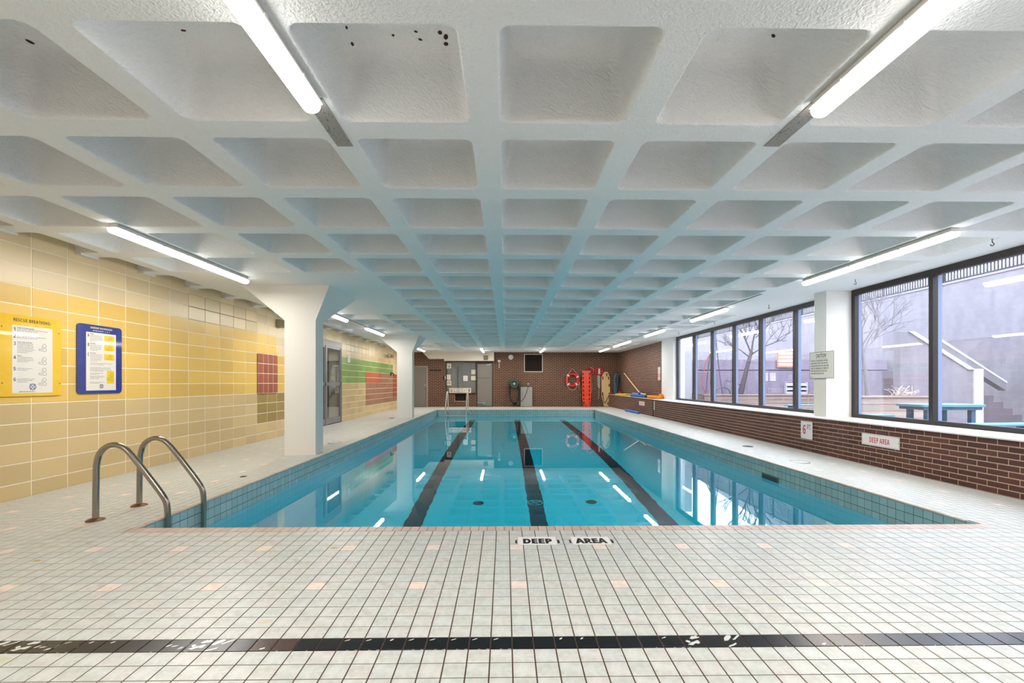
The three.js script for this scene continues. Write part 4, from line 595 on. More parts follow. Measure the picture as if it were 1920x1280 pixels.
{ // notices on the office window
  const ban = (g, x, y, r, bar, glyph) => { g.fillStyle = '#4c4848'; if (glyph === 'person') { g.beginPath(); g.arc(x, y - r * 0.35, r * 0.18, 0, 7); g.fill(); g.fillRect(x - r * 0.16, y - r * 0.15, r * 0.32, r * 0.7); } else { g.fillRect(x - r * 0.4, y - r * 0.12, r * 0.8, r * 0.28); } g.strokeStyle = '#b8433c'; g.lineWidth = r * 0.2; g.beginPath(); g.arc(x, y, r * 0.85, 0, 7); g.stroke(); if (bar) { g.beginPath(); g.moveTo(x - r * 0.6, y - r * 0.6); g.lineTo(x + r * 0.6, y + r * 0.6); g.stroke(); } };
  const N = (label, x, y, w, h, draw, bg = '#dcd6ca') => sign('window_notice', label, 'notice', w, h, [x, y, -DB - 0.035 + 0.012], 0, (g, a, b) => { g.fillStyle = bg; g.fillRect(0, 0, a, b); draw(g, a, b); }, { thick: 0.003 });
  N('square pictogram notice at the top left of the office window', -2.83, 1.985, 0.22, 0.25, (g, w, h) => { g.strokeStyle = '#8c8478'; g.lineWidth = w * 0.06; g.beginPath(); g.arc(w * 0.5, h * 0.4, w * 0.28, 0, 7); g.stroke(); g.fillStyle = '#2c2826'; g.fillRect(w * 0.42, h * 0.5, w * 0.2, h * 0.34); });
  N('plain pale paper at the left edge of the office window', -2.845, 1.42, 0.2, 0.265, (g, w, h) => lines(g, w * 0.15, h * 0.12, w * 0.7, 9, h * 0.085, '#bdb4a8', h * 0.02));
  N('red prohibition notice low at the left edge of the office window', -2.83, 1.125, 0.22, 0.25, (g, w, h) => ban(g, w * 0.5, h * 0.48, w * 0.36, true, 'person'));
  N('white paper taped near the middle of the office window', -2.0, 1.36, 0.23, 0.27, (g, w, h) => lines(g, w * 0.14, h * 0.12, w * 0.72, 10, h * 0.08, '#c9bfc4', h * 0.016), '#e8dfe2');
  N('square notice with an arch shaped symbol at the right of the office window', -1.607, 1.68, 0.23, 0.25, (g, w, h) => { g.strokeStyle = '#5c5450'; g.lineWidth = w * 0.08; g.strokeRect(w * 0.1, h * 0.1, w * 0.8, h * 0.8); g.beginPath(); g.arc(w * 0.5, h * 0.62, w * 0.22, Math.PI, 0); g.stroke(); });
  N('yellowish paper at the right of the office window below the arch notice', -1.607, 1.372, 0.23, 0.22, (g, w, h) => lines(g, w * 0.15, h * 0.15, w * 0.7, 6, h * 0.12, '#b9b296', h * 0.02), '#d6d0b6');
  N('left long pictogram strip along the office window sill', -2.605, 0.745, 0.44, 0.255, (g, w, h) => { ban(g, w * 0.26, h * 0.5, h * 0.34, true, 'person'); g.strokeStyle = '#8a8076'; g.lineWidth = h * 0.06; g.strokeRect(w * 0.56, h * 0.2, w * 0.34, h * 0.6); g.beginPath(); g.moveTo(w * 0.6, h * 0.6); g.lineTo(w * 0.86, h * 0.45); g.stroke(); });
  N('right long pictogram strip along the office window sill', -2.04, 0.745, 0.65, 0.255, (g, w, h) => { g.strokeStyle = '#8a8076'; g.lineWidth = h * 0.06; g.strokeRect(w * 0.05, h * 0.15, w * 0.26, h * 0.7); g.beginPath(); g.moveTo(w * 0.08, h * 0.7); g.lineTo(w * 0.28, h * 0.3); g.stroke(); g.beginPath(); g.moveTo(w * 0.42, h * 0.6); g.quadraticCurveTo(w * 0.52, h * 0.2, w * 0.64, h * 0.5); g.stroke(); g.fillStyle = '#b8433c'; g.fillRect(w * 0.82, h * 0.12, w * 0.05, h * 0.7); g.fillRect(w * 0.74, h * 0.3, w * 0.21, h * 0.12); g.fillRect(w * 0.76, h * 0.56, w * 0.17, h * 0.1); });
}
sign('wall_notice', 'small white framed notice on the green blocks by the glass door', 'notice', 0.26, 0.25, [XL + 0.012, 1.915, -15.02], Math.PI / 2, (g, w, h) => { g.fillStyle = '#eceae2'; g.fillRect(0, 0, w, h); g.strokeStyle = '#9a968c'; g.lineWidth = w * 0.05; g.strokeRect(0, 0, w, h); lines(g, w * 0.2, h * 0.15, w * 0.6, 8, h * 0.09, '#8e8a82', h * 0.03); });
for (const [word, x] of [['DEEP', 0.2315], ['AREA', 0.6195]]) { // adhesive labels on the deck
  const w = 0.275, h = 0.15, d = 3.305, t = tag(thing('floor_label', [x, deckY(x, d) + 0.0012, -d]), `worn white floor label reading ${word} in black on the deck tiles`, 'floor label');
  const tex = canvasTexture(512, 256, (g, W, H) => { g.fillStyle = '#ece6e3'; g.fillRect(0, 0, W, H); for (let k = 0; k < 40; k++) { g.fillStyle = `rgba(170,160,155,${rr(0.1, 0.4)})`; g.fillRect(rnd() * W, rnd() * H, rr(1, 8), rr(1, 5)); } g.strokeStyle = '#161416'; g.lineWidth = 16; g.lineJoin = 'miter'; g.save(); g.translate(W / 2, H * 0.55); g.scale(0.80, 1); g.font = `bold ${H * 0.80}px sans-serif`; g.textAlign = 'center'; g.textBaseline = 'middle'; g.strokeText(word, 0, 0); g.restore(); paint(g, word, W / 2, H * 0.55, H * 0.80, '#161416', 'sans-serif', 'bold', 'center', 0.80); });
  const top = new THREE.PlaneGeometry(w, h); const m = mesh('print', top, std(0xffffff, 0.5, { map: tex }), t); m.rotation.x = -Math.PI / 2 + Math.atan(0.029); m.position.y = 0.0009;
  const b = mesh('vinyl_backing', new THREE.BoxGeometry(w, h, 0.0014), std(srgb(220, 212, 206), 0.6), t); b.rotation.x = -Math.PI / 2 + Math.atan(0.029);
  for (const [sx, ww] of [[-w / 2 - 0.014, 0.012], [w / 2 + 0.014, 0.016]]) { const s = mesh('black_scrap', new THREE.BoxGeometry(ww, 0.06, 0.0012), std(srgb(40, 38, 38), 0.6), t); s.rotation.x = -Math.PI / 2 + Math.atan(0.029); s.position.set(sx, 0, 0.015); }
}

// ------------------------------------------------------------------ pool ladders
{
  const steel = std(srgb(158, 149, 138), 0.24, { metalness: 1 }), steelFar = std(srgb(205, 200, 192), 0.38, { metalness: 0.7 }), rust = std(srgb(120, 84, 54), 0.6, { metalness: 0.5 });
  const near = tag(thing('pool_ladder'), 'stainless pool ladder with curved rails at the near left corner', 'pool ladder');
  for (const d of [3.9, 4.36]) {
    const pts = [[-3.435, deckY(-3.435, d)], [-3.43, 0.3], [-3.425, 0.45], [-3.395, 0.55], [-3.33, 0.605], [-3.25, 0.612], [-3.18, 0.575], [-3.11, 0.495], [-2.99, 0.34], [-2.89, 0.205], [-2.852, 0.14], [-2.838, 0.06], [-2.838, -0.3], [-2.838, -1.1]].map(([x, y]) => V(x, y, d));
    const path = new THREE.CurvePath(); for (let k = 0; k + 1 < pts.length; k++) path.add(new THREE.LineCurve3(pts[k], pts[k + 1]));
    const rail = mesh('rail', new THREE.TubeGeometry(new THREE.CatmullRomCurve3(pts, false, 'centripetal'), 110, 0.0235, 14, false), steel, near);
    const plate = mesh('escutcheon_plate', new THREE.LatheGeometry([[0.024, 0.022], [0.03, 0.02], [0.055, 0.012], [0.066, 0.004], [0.067, 0]].map((p) => new THREE.Vector2(...p)), 28), rust, near); plate.position.copy(V(-3.435, deckY(-3.435, d), d)); plate.userData.label = 'rusty floor plate';
  }
  for (const y of [-0.42, -0.70, -0.98]) mesh('step', new RoundedBoxGeometry(0.09, 0.025, 0.44, 2, 0.008).translate(-2.825, y, -4.13), steel, near);
  const far = tag(thing('pool_ladder'), 'stainless pool ladder with straight sided rails at the far end', 'pool ladder');
  for (const x of [-2.47, -1.60]) {
    mesh('rail', new THREE.TubeGeometry(new THREE.CatmullRomCurve3([V(x, -0.01, 19.95), V(x, 0.45, 19.92), V(x, 0.68, 19.82), V(x, 0.75, 19.66), V(x, 0.66, 19.53), V(x - 0.02, 0.35, 19.42), V(x - 0.03, 0.05, 19.33), V(x - 0.03, -0.4, 19.31), V(x - 0.03, -1.1, 19.31)], false, 'centripetal'), 80, 0.026, 12, false), steelFar, far);
    const e = mesh('escutcheon_plate', new THREE.CylinderGeometry(0.055, 0.062, 0.015, 20), steelFar, far); e.position.copy(V(x, -0.008, 19.95));
    const br = mesh('brace', tube([V(x - 0.02, 0.02, 19.36), V(x + 0.12, -0.12, 19.39), V(x + 0.2, -0.22, 19.40)], 0.012, 8, 8), steelFar, far);
  }
  for (const y of [-0.24, -0.52, -0.8]) mesh('step', new RoundedBoxGeometry(0.85, 0.03, 0.09, 2, 0.008).translate(-2.06, y, -19.3), steelFar, far);
}

// ------------------------------------------------------------------ rescue gear and clutter at the far end
{
  const red = std(srgb(206, 24, 26), 0.35), white = std(srgb(230, 225, 220), 0.5), rope = std(srgb(196, 186, 166), 0.8), wood = std(srgb(216, 182, 128), 0.45), dark = std(srgb(34, 30, 30), 0.6), steel = std(srgb(170, 168, 162), 0.35, { metalness: 0.7 });
  const arc = (R, r, a0, a1) => { const pts = []; for (let k = 0; k <= 10; k++) { const a = a0 + (a1 - a0) * k / 10; pts.push(new THREE.Vector3(R * Math.cos(a), R * Math.sin(a), 0)); } return tube(pts, r, 12, 16); };
  const lb = tag(thing('lifebuoy', [3.40, 1.285, -DB + 0.085]), 'large red lifebuoy with white bands and rope on the brick wall', 'lifebuoy');
  mesh('ring', new THREE.TorusGeometry(0.30, 0.076, 18, 64), red, lb);
  for (const a of [0.55, 2.35, 3.95, 5.45]) { mesh('band', arc(0.30, 0.081, a - 0.12, a + 0.12), white, lb).userData.label = 'white band'; }
  const P = (x, y, z = 0.05) => new THREE.Vector3(x, y, z);
  mesh('grab_rope', tube([P(-0.22, 0.30), P(-0.12, 0.42), P(0.0, 0.56, -0.03), P(0.14, 0.40), P(0.28, 0.26)], 0.012, 30, 6), rope, lb); mesh('grab_rope', tube([P(-0.28, 0.2, 0.08), P(-0.27, 0, 0.085), P(-0.29, -0.22, 0.08)], 0.012, 14, 6), rope, lb); mesh('grab_rope', tube([P(-0.29, -0.22), P(-0.2, -0.4), P(0, -0.51), P(0.16, -0.42), P(0.22, -0.26)], 0.012, 30, 6), rope, lb); mesh('rope_end', tube([P(0.24, -0.22), P(0.36, -0.24), P(0.34, -0.12), P(0.3, -0.36), P(0.36, -0.45)], 0.009, 24, 6), rope, lb);
  // spine boards leaning on the wall
  const slot = (x, y, w, h) => { const q = new THREE.Path(), r = w / 2; q.moveTo(x - r, y - h / 2 + r); q.absarc(x, y - h / 2 + r, r, Math.PI, 2 * Math.PI, false); q.absarc(x, y + h / 2 - r, r, 0, Math.PI, false); q.closePath(); return q; };
  const board = (name, label, outline, slots, mat, pos, lean, th) => { const t = tag(thing(name, pos), label, 'spine board'); t.rotation.x = -lean; const s = new THREE.Shape(outline.map((p) => new THREE.Vector2(...p))); for (const q of slots) s.holes.push(slot(...q)); const g = new THREE.ExtrudeGeometry(s, { depth: th, bevelEnabled: true, bevelSize: 0.008, bevelThickness: 0.008, bevelOffset: -0.008, bevelSegments: 2, curveSegments: 5 }); mesh('board_body', g, mat, t); return t; };
  const orange = std(srgb(228, 52, 4), 0.4), slots1 = [];
  for (let k = 0; k < 8; k++) { const y = 0.16 + k * 0.21, hw = 0.165 + 0.035 * Math.min(1, y / 1.6); for (const s of [-1, 1]) slots1.push([s * (hw - 0.032), y, 0.052, 0.12]); } slots1.push([0, 0.05, 0.04, 0.045], [-0.07, 0.05, 0.04, 0.045]);
  const ob = board('spine_board', 'bright orange plastic spine board leaning on the brick wall', [[-0.165, 0], [0.165, 0], [0.225, 0.42], [0.23, 0.95], [0.213, 1.80], [-0.213, 1.80], [-0.215, 1.1], [-0.215, 0.42]], slots1, orange, [4.085, -0.05, -DB + 0.27], 0.085, 0.035);
  for (const [y, h] of [[1.07, 0.03], [0.42, 0.03]]) mesh('rib', new RoundedBoxGeometry(0.28, h, 0.02, 1, 0.006).translate(0, y, 0.045), std(srgb(246, 96, 20), 0.4), ob);
  mesh('strap', tube([P(-0.18, 0.34, 0.05), P(0, 0.22, 0.055), P(0.16, 0.1, 0.05)], 0.014, 10, 6), std(srgb(250, 110, 50), 0.6), ob);
  const slots2 = []; for (const [y, x] of [[0.13, 0.10], [0.62, 0.17], [1.06, 0.175], [1.42, 0.145], [1.6, 0.06]]) for (const s of [-1, 1]) if (!(y === 1.6 && s < 0)) slots2.push([s * x, y, 0.055, 0.16]);
  const wb = board('spine_board', 'plywood spine board with dark strap leaning in the corner', [[-0.11, 0], [0.11, 0], [0.215, 0.35], [0.21, 1.45], [0.13, 1.70], [0.06, 1.75], [-0.05, 1.74], [-0.15, 1.62], [-0.215, 1.42], [-0.215, 0.5]], slots2, wood, [5.085, -0.05, -DB + 0.17], 0.07, 0.025);
  mesh('strap', tube([P(-0.17, 0.72, 0.045), P(-0.16, 0.5, 0.05), P(-0.1, 0.16, 0.05), P(0.0, 0.28, 0.05), P(0.17, 0.6, 0.045)], 0.016, 30, 6), dark, wb); mesh('seam', boxGeo(-0.002, 0.002, 0.05, 1.68, -0.0345, -0.032), std(srgb(160, 126, 80), 0.6), wb);
  for (const [x, l] of [[4.319, 'small red throw ring on the wall above the orange board'], [4.763, 'small red throw ring with hanging rope beside the plywood board']]) { const t = tag(thing('throw_ring', [x, 1.725, -DB + 0.05]), l, 'throw ring'); mesh('ring', new THREE.TorusGeometry(0.178, 0.04, 14, 48), red, t); if (x > 4.5) { mesh('hook_plate', boxGeo(-0.04, 0.05, -0.18, 0.15, 0.012, 0.02), white, t); } else mesh('cord_wrap', arc(0.178, 0.0425, 0.2, 1.7), std(srgb(226, 90, 70), 0.5), t); }
  const rp = tag(thing('throw_rope', [4.74, 1.52, -DB + 0.06]), 'coil of pale rope hanging below the right throw ring', 'rope');
  for (let k = 0; k < 5; k++) mesh('strand', tube([P(-0.06 + k * 0.025, 0, 0), P(-0.07 + k * 0.03, -0.3, 0.01 * k), P(-0.02 + k * 0.016, -0.62 - k * 0.02, 0.01), P(0.0 + k * 0.014, -0.4, -0.01), P(-0.03 + k * 0.02, -0.02, 0)], 0.01, 26, 6), rope, rp);
  mesh('strand', tube([P(0, -0.5, 0), P(0.01, -0.9, 0.01), P(-0.02, -1.16, 0.01), P(-0.05, -1.2, 0.01)], 0.012, 20, 6), rope, rp);
  const tr = tag(thing('throw_rope', [4.33, 1.55, -DB + 0.045]), 'thin rope hanging along the right edge of the orange board', 'rope'); mesh('strand', tube([P(0.1, 0, 0), P(0.03, -0.06, 0.01), P(0.02, -0.3, 0.01), P(0.05, -0.6, 0.0), P(0.02, -0.95, 0.01)], 0.012, 26, 6), rope, tr);
  // vacuum hose coil in the corner, pole with brush
  const hose = std(srgb(66, 88, 108), 0.5), hc = tag(thing('vacuum_hose', [5.60, SILL, -DB + 0.25]), 'coiled grey blue vacuum hose hanging in the brick corner', 'hose'), hp = [];
  for (let k = 0; k < 4; k++) { const o = k * 0.025, z = k * 0.035; hp.push(P(-0.1 + o, 0.03, z), P(-0.14 + o, 0.5, z), P(-0.13 + o, 0.85, z), P(-0.02 + o * 0.4, 1.07 - k * 0.02, z), P(0.1 - o * 0.5, 0.95, z), P(0.1 - o, 0.55, z), P(-0.02 - o * 0.2, 0.12, z)); }
  mesh('coil', tube(hp, 0.025, 220, 8), hose, hc); mesh('coil_inner', tube([P(-0.02, 1.0, 0.14), P(-0.1, 0.8, 0.14), P(-0.06, 0.58, 0.14), P(0.0, 0.66, 0.14), P(0.0, 0.9, 0.14), P(-0.05, 0.98, 0.14)], 0.024, 60, 8, false), hose, hc); mesh('wall_hook', tube([P(0.0, 1.08, -0.22), P(0.0, 1.07, 0.1), P(0, 1.13, 0.16)], 0.012, 10, 6), dark, hc);
  const pb = tag(thing('pool_brush'), 'long pale wooden pole with blue brush head leaning over the ledge', 'pool brush');
  mesh('pole', tube([V(5.56, 0.70, 18.8), V(5.64, 1.15, 20.4), V(5.72, 1.60, 21.95)], 0.022, 8, 10), std(srgb(236, 200, 150), 0.5), pb); mesh('brush_head', new RoundedBoxGeometry(0.12, 0.12, 0.85, 2, 0.03).translate(5.52, 0.69, -18.72), std(srgb(30, 74, 170), 0.5), pb);
  const float = (name, label, color, x, y, d, w, h, len, turn) => { const t = tag(thing(name, [x, y, -d], turn), label, 'float', 'foam floats on the ledge'); mesh('foam_body', new RoundedBoxGeometry(w, h, len, 3, Math.min(w, h) * 0.4), std(srgb(...color), 0.6), t); return t; };
  float('foam_float', 'long royal blue foam float lying along the ledge edge', [22, 90, 190], 5.34, SILL + 0.05, 18.3, 0.13, 0.1, 1.7, 0.05); float('foam_float', 'second blue foam float crossed behind the long one', [26, 84, 176], 5.56, SILL + 0.06, 19.75, 0.12, 0.1, 1.3, -0.2); float('foam_float', 'orange foam float at the near end of the ledge', [240, 140, 16], 5.42, SILL + 0.06, 16.62, 0.2, 0.11, 0.85, 0.1);
  float('foam_float', 'thin yellow stick resting across the blue floats', [238, 206, 60], 5.38, SILL + 0.14, 17.8, 0.06, 0.05, 1.1, -0.15); float('foam_float', 'pale green foam strip between the blue floats', [130, 196, 150], 5.34, SILL + 0.13, 18.75, 0.05, 0.04, 0.6, 0.1); float('foam_float', 'lime yellow foam mat lying flat on the far ledge', [204, 200, 88], 5.52, SILL + 0.04, 21.2, 0.34, 0.06, 1.1, 0.1); float('foam_float', 'smaller lime foam mat under the hose corner', [186, 190, 84], 5.5, SILL + 0.025, 22.25, 0.3, 0.045, 0.6, -0.2); float('foam_float', 'small orange knob end beside the orange float', [246, 150, 30], 5.65, SILL + 0.09, 16.55, 0.08, 0.16, 0.3, 0);
  const rb = tag(thing('red_float', [5.66, SILL, -22.5]), 'dark red rounded float beside the hose coil', 'float'); mesh('foam_body', new RoundedBoxGeometry(0.2, 0.17, 0.26, 4, 0.07).translate(0, 0.085, 0), std(srgb(160, 36, 30), 0.5), rb); mesh('strap', new THREE.TorusGeometry(0.1, 0.01, 8, 24).translate(0, 0.09, 0), dark, rb);
  const nd = tag(thing('pool_noodle', [5.03, deckY(5.03, 18) + 0.045, -18.1], 0.03), 'bright blue foam noodle lying on the deck by the wall', 'pool noodle'); { const g = new THREE.LatheGeometry([[0.012, -0.86], [0.04, -0.86], [0.045, -0.85], [0.045, 0.85], [0.04, 0.86], [0.012, 0.86], [0.012, -0.86]].map((p) => new THREE.Vector2(...p)), 20); g.rotateX(Math.PI / 2); mesh('foam_body', g, std(srgb(22, 112, 196), 0.55), nd); }
  // vent panel, clock, horn lamp, exit box
  const vp = tag(thing('vent_panel', [1.435, 2.137, -DB]), 'square dark vent panel with white frame high on the brick wall', 'vent');
  mesh('frame', new Batch().box(-0.475, -0.435, -0.46, 0.46, -0.03, 0.05).box(0.435, 0.475, -0.46, 0.46, -0.03, 0.05).box(-0.435, 0.435, -0.46, -0.42, -0.03, 0.05).box(-0.435, 0.435, 0.42, 0.46, -0.03, 0.05).build(), std(srgb(196, 184, 176), 0.5), vp); mesh('back', boxGeo(-0.44, 0.44, -0.43, 0.43, 0.04, 0.06), std(srgb(38, 30, 28), 0.8), vp);
  for (let k = 0; k < 20; k++) mesh('slat', new THREE.BoxGeometry(0.87, 0.004, 0.05).rotateX(0.7).translate(0, -0.40 + k * 0.042, 0), std(srgb(52, 42, 38), 0.6), vp);
  const ck = tag(thing('wall_clock', [0.289, 2.431, -DB + 0.02]), 'round white wall clock high on the brick wall', 'clock');
  mesh('case', new THREE.LatheGeometry([[0, -0.02], [0.125, -0.02], [0.128, 0.0], [0.122, 0.02], [0.112, 0.022]].map((p) => new THREE.Vector2(...p)), 40).rotateX(Math.PI / 2), std(srgb(190, 190, 194), 0.4), ck); mesh('dial', new THREE.CircleGeometry(0.115, 40).translate(0, 0, 0.016), std(srgb(222, 222, 224), 0.5), ck); for (const [a, l] of [[0.6, 0.06], [2.4, 0.09]]) mesh('hand', new THREE.BoxGeometry(0.006, l, 0.003).translate(0, l / 2, 0.019).rotateZ(-a), dark, ck);
  const hn = tag(thing('wall_lamp', [-0.295, 1.88, -DB]), 'small white bracket lamp on a pipe beside the grey door', 'wall lamp'); mesh('pipe', tube([P(0, 0, 0.03), P(0, 0.2, 0.035), P(0, 0.31, 0.05)], 0.018, 10, 8), white, hn); mesh('shade', new THREE.LatheGeometry([[0.02, 0.08], [0.05, 0.07], [0.085, 0.02], [0.075, -0.02], [0, -0.03]].map((p) => new THREE.Vector2(...p)), 24).translate(0, 0.33, 0.07), white, hn);
  const ex = tag(thing('wall_speaker', [-0.966, 2.386, -DB + 0.25]), 'square grey wall speaker on the white beam above the door', 'speaker'); mesh('box', new RoundedBoxGeometry(0.205, 0.205, 0.06, 2, 0.008).translate(0, 0, 0.065), std(srgb(92, 84, 70), 0.6), ex); mesh('grille', new THREE.RingGeometry(0.02, 0.075, 28).translate(0, 0, 0.0955), std(srgb(120, 112, 96), 0.6), ex);
  ex.position.z = -DB + 0.30;
  const ph = tag(thing('wall_phone', [-3.045, 1.39, -DB + 0.02]), 'dark wall telephone at the left edge of the office window', 'telephone'); mesh('body', new RoundedBoxGeometry(0.07, 0.18, 0.05, 2, 0.012).translate(-0.03, 0, 0.02), dark, ph); mesh('handset', new RoundedBoxGeometry(0.035, 0.17, 0.04, 2, 0.015).translate(0.028, 0, 0.03), white, ph);
  const sh = tag(thing('wall_bar', [-3.52, 1.78, -DB + 0.03]), 'dark horizontal bar fixed to the bricks beside the corner door', 'rail'); mesh('bar', new RoundedBoxGeometry(0.58, 0.06, 0.04, 2, 0.01), std(srgb(48, 22, 18), 0.6), sh); for (const s of [-1, 1]) mesh('bracket', new THREE.BoxGeometry(0.03, 0.09, 0.03).translate(s * 0.25, 0, -0.012), dark, sh);
  // hose reel with hanging hose, and the metal panel
  const hr = tag(thing('hose_reel', [0.457, 1.09, -DB + 0.2]), 'green hose reel with dark hose loops on the brick wall', 'hose reel'), green = std(srgb(54, 84, 66), 0.5), black = std(srgb(28, 30, 28), 0.55);
  mesh('drum', new THREE.TorusGeometry(0.175, 0.04, 10, 40), green, hr); mesh('disc', new THREE.CylinderGeometry(0.17, 0.17, 0.02, 36).rotateX(Math.PI / 2).translate(0, 0, -0.02), green, hr); mesh('hub', new THREE.CylinderGeometry(0.055, 0.06, 0.07, 24).rotateX(Math.PI / 2).translate(0, 0, 0.02), std(srgb(176, 170, 160), 0.4), hr);
  for (let k = 0; k < 6; k++) { const s = new THREE.Shape(), a = k * Math.PI / 3 + 0.25; s.moveTo(0.075 * Math.cos(a), 0.075 * Math.sin(a)); s.absarc(0, 0, 0.145, a - 0.22, a + 0.32, false); s.closePath(); mesh('opening', new THREE.ExtrudeGeometry(s, { depth: 0.012, bevelEnabled: false }).translate(0, 0, -0.012), black, hr); }
  mesh('wall_bracket', new Batch().box(-0.22, -0.16, 0.02, 0.2, 0.03, 0.2).box(0.16, 0.22, 0.02, 0.2, 0.03, 0.2).build(), green, hr);
  for (let k = 0; k < 5; k++) mesh('hose_loop', tube([P(-0.15 - k * 0.022, 0, -0.06 + k * 0.02), P(-0.2 - k * 0.01, -0.4, -0.05 + k * 0.025), P(-0.16 - k * 0.006, -0.82, -0.04 + k * 0.03), P(0.03, -1.06 + k * 0.025, 0.0 + k * 0.03), P(0.18 + k * 0.012, -0.8, -0.04 + k * 0.03), P(0.2 + k * 0.02, -0.4, -0.05 + k * 0.02), P(0.15 + k * 0.02, 0, -0.06 + k * 0.015)], 0.022, 60, 8), black, hr);
  mesh('hose_heap', tube([P(-0.1, -1.08, 0.1), P(0.15, -1.1, 0.16), P(0.24, -1.09, 0.02), P(0.05, -1.08, -0.06), P(-0.14, -1.1, 0.0)], 0.03, 50, 8, true), black, hr);
  const mp = tag(thing('metal_panel', [1.072, -0.055, -DB + 0.12]), 'grey sheet metal panel standing against the brick wall', 'panel'); mp.rotation.x = -0.05; mesh('sheet', new RoundedBoxGeometry(0.61, 0.985, 0.03, 2, 0.006).translate(0, 0.4925, 0), std(srgb(158, 154, 148), 0.5, { metalness: 0.2 }), mp); for (const x of [-0.29, 0.29]) mesh('edge_fold', new THREE.BoxGeometry(0.012, 0.97, 0.012).translate(x, 0.49, 0.018), std(srgb(138, 134, 128), 0.5), mp);
  const cd = tag(thing('power_cord', [0, 0, 0]), 'black power cord from the outlet down across the metal panel', 'cord'); mesh('cord', tube([V(1.173, 1.03, DB - 0.03), V(1.13, 0.8, DB - 0.12), V(1.02, 0.5, DB - 0.17), V(0.88, 0.28, DB - 0.2), V(0.70, 0.16, DB - 0.2)], 0.012, 40, 6), black, cd); mesh('plug', new RoundedBoxGeometry(0.04, 0.05, 0.04, 1, 0.008).translate(1.173, 1.045, -DB + 0.035), black, cd);
  const ol = tag(thing('wall_outlet', [1.173, 1.06, -DB + 0.005]), 'pale electrical outlet plate above the metal panel', 'outlet'); mesh('plate', new RoundedBoxGeometry(0.075, 0.115, 0.012, 2, 0.004), white, ol); mesh('socket', new THREE.BoxGeometry(0.03, 0.03, 0.004).translate(0, 0.025, 0.007), dark, ol);
}

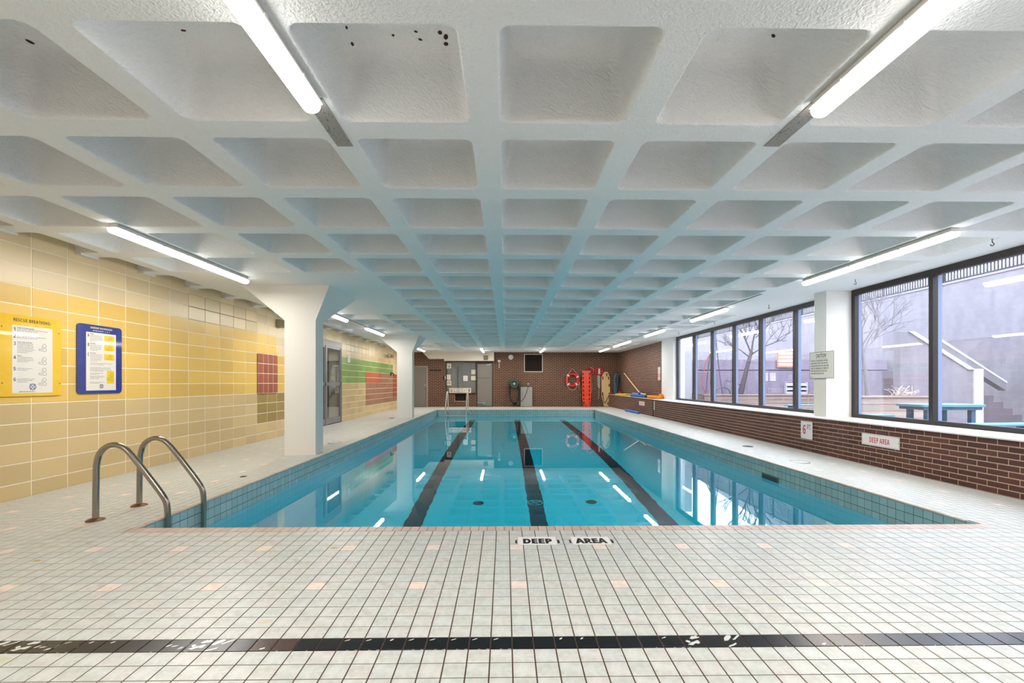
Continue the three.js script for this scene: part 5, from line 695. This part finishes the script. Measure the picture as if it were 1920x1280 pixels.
// ------------------------------------------------------------------ small fittings
{
  const dark = std(srgb(58, 54, 50), 0.6), beige = std(srgb(150, 138, 108), 0.6), steel = std(srgb(150, 146, 140), 0.4, { metalness: 0.6 });
  const sp = tag(thing('wall_speaker', [XL + 0.01, 2.46, -10.36]), 'beige box speaker high on the block wall beside the column', 'speaker'); mesh('box', new RoundedBoxGeometry(0.12, 0.17, 0.2, 2, 0.01).translate(0.06, 0, 0), beige, sp); mesh('front_grille', new RoundedBoxGeometry(0.008, 0.14, 0.17, 1, 0.003).translate(0.122, 0, 0), std(srgb(122, 110, 84), 0.7), sp);
  const em = tag(thing('emergency_light', [XL + 0.01, 2.30, -20.0]), 'twin headed emergency light high on the far block wall', 'emergency light'); mesh('bracket', new RoundedBoxGeometry(0.06, 0.08, 0.12, 2, 0.01).translate(0.03, 0, 0), dark, em);
  for (const s of [-1, 1]) { mesh('lamp_head', new THREE.LatheGeometry([[0, -0.06], [0.05, -0.05], [0.075, 0.0], [0.08, 0.03], [0.07, 0.032]].map((p) => new THREE.Vector2(...p)), 22).rotateX(Math.PI / 2).translate(0.13, 0, s * 0.24), dark, em); mesh('lamp_glass', new THREE.CircleGeometry(0.068, 22).translate(0.13, 0, s * 0.24 + 0.028), std(srgb(210, 206, 190), 0.3), em); mesh('arm', tube([new THREE.Vector3(0.05, 0, s * 0.05), new THREE.Vector3(0.12, 0, s * 0.16), new THREE.Vector3(0.13, 0, s * 0.2)], 0.014, 8, 8), dark, em); }
  const cm = tag(thing('wall_bracket', [XL + 0.02, 1.53, -20.5]), 'small black bracket on the green and brown blocks', 'bracket'); mesh('plate', new RoundedBoxGeometry(0.03, 0.14, 0.14, 2, 0.006), dark, cm); mesh('prong', tube([new THREE.Vector3(0, 0.04, 0), new THREE.Vector3(0.1, 0.03, 0.03), new THREE.Vector3(0.14, -0.06, 0.05)], 0.025, 10, 8), dark, cm);
  [[4.846, 'nearest'], [6.774, 'second'], [9.018, 'third'], [11.384, 'fourth'], [13.739, 'farthest']].forEach(([d, n]) => { const h = tag(thing('ceiling_hook', [5.23, YC, -d], 0.9), `small dark screw hook in the ceiling band, ${n} of five above the windows`, 'hook', 'screw hooks above the windows'); mesh('shank', tube([[0, 0, 0], [0, -0.03, 0], [0.0, -0.045, 0.008], [0, -0.062, 0.013], [0, -0.074, 0.001], [0, -0.066, -0.011], [0, -0.056, -0.013]].map((p) => new THREE.Vector3(...p)), 0.0045, 30, 6), dark, h); mesh('washer', new THREE.CylinderGeometry(0.011, 0.011, 0.004, 14).translate(0, -0.003, 0), steel, h); });
  const lid = (name, label, category, x, d, r, mat, ring) => { const t = tag(thing(name, [x, deckY(x, d), -d]), label, category); mesh('cover', new THREE.CylinderGeometry(r * 0.93, r * 0.93, 0.008, 36).translate(0, 0.0005, 0), mat, t); mesh('rim', new THREE.TorusGeometry(r, 0.005, 6, 40).rotateX(Math.PI / 2).translate(0, 0.002, 0), ring, t); return t; };
  const lidW = std(srgb(190, 193, 188), 0.5), rustR = std(srgb(120, 96, 84), 0.6);
  lid('deck_skimmer', 'round white skimmer lid with brown rim on the right deck', 'skimmer lid', 4.283, 6.60, 0.125, lidW, rustR); lid('deck_skimmer', 'round white skimmer lid on the left deck behind the column', 'skimmer lid', -3.243, 8.79, 0.125, lidW, rustR);
  const grate = (x, d, r, label) => { const t = lid('floor_drain', label, 'floor drain', x, d, r, dark, steel); for (let k = -2; k <= 2; k++) mesh('grate_bar', new THREE.BoxGeometry(2 * Math.sqrt(r * r - (k * r / 3) ** 2) * 0.9, 0.004, r * 0.12).translate(0, 0.006, k * r / 3), dark, t); };
  grate(4.395, 8.24, 0.09, 'round dark floor drain on the right deck'); grate(-3.711, 15.1, 0.09, 'round dark floor drain on the left deck before the far column'); grate(-3.184, 5.63, 0.035, 'tiny dark floor drain on the left deck near the ladder');
  const sk = tag(thing('skimmer_slot', [PR - 0.004, -0.245, -6.515]), 'dark slatted skimmer mouth at the waterline of the right pool wall', 'skimmer'); mesh('frame', new Batch().box(-0.008, 0.004, -0.06, -0.045, -0.205, 0.205).box(-0.008, 0.004, 0.045, 0.06, -0.205, 0.205).box(-0.008, 0.004, -0.045, 0.045, -0.205, -0.19).box(-0.008, 0.004, -0.045, 0.045, 0.19, 0.205).build(), std(srgb(96, 120, 116), 0.5), sk); mesh('flap', boxGeo(-0.003, 0.002, -0.045, 0.045, -0.19, 0.19), dark, sk); for (let k = 0; k < 4; k++) mesh('slat', boxGeo(-0.009, -0.001, -0.035 + k * 0.022, -0.027 + k * 0.022, -0.19, 0.19), std(srgb(84, 96, 88), 0.5), sk);
  const dirt = std(srgb(60, 40, 28), 0.9);                       // dried drips on the coffer tops nearest the camera
  for (const [x, d, a, b] of [[1.471, 2.494, 0.018, 0.008], [-0.863, 2.59, 0.022, 0.014], [-0.354, 2.498, 0.012, 0.014], [-0.326, 2.529, 0.012, 0.02], [-0.332, 2.581, 0.013, 0.014], [-0.905, 2.47, 0.008, 0.007], [-0.849, 2.47, 0.012, 0.006], [-0.483, 2.493, 0.006, 0.01], [-0.47, 2.55, 0.006, 0.012], [-1.737, 2.504, 0.014, 0.006], [-0.613, 2.521, 0.008, 0.008], [-2.651, 2.60, 0.02, 0.012], [-2.709, 2.60, 0.01, 0.008]]) { const q = mesh('dirt_spot', new THREE.IcosahedronGeometry(1, 2), dirt, ceiling); q.scale.set(a, 0.004, b); q.rotation.y = x * 9; q.position.set(x, YC + 0.358, -d); }
}
renderer.render(scene, camera);
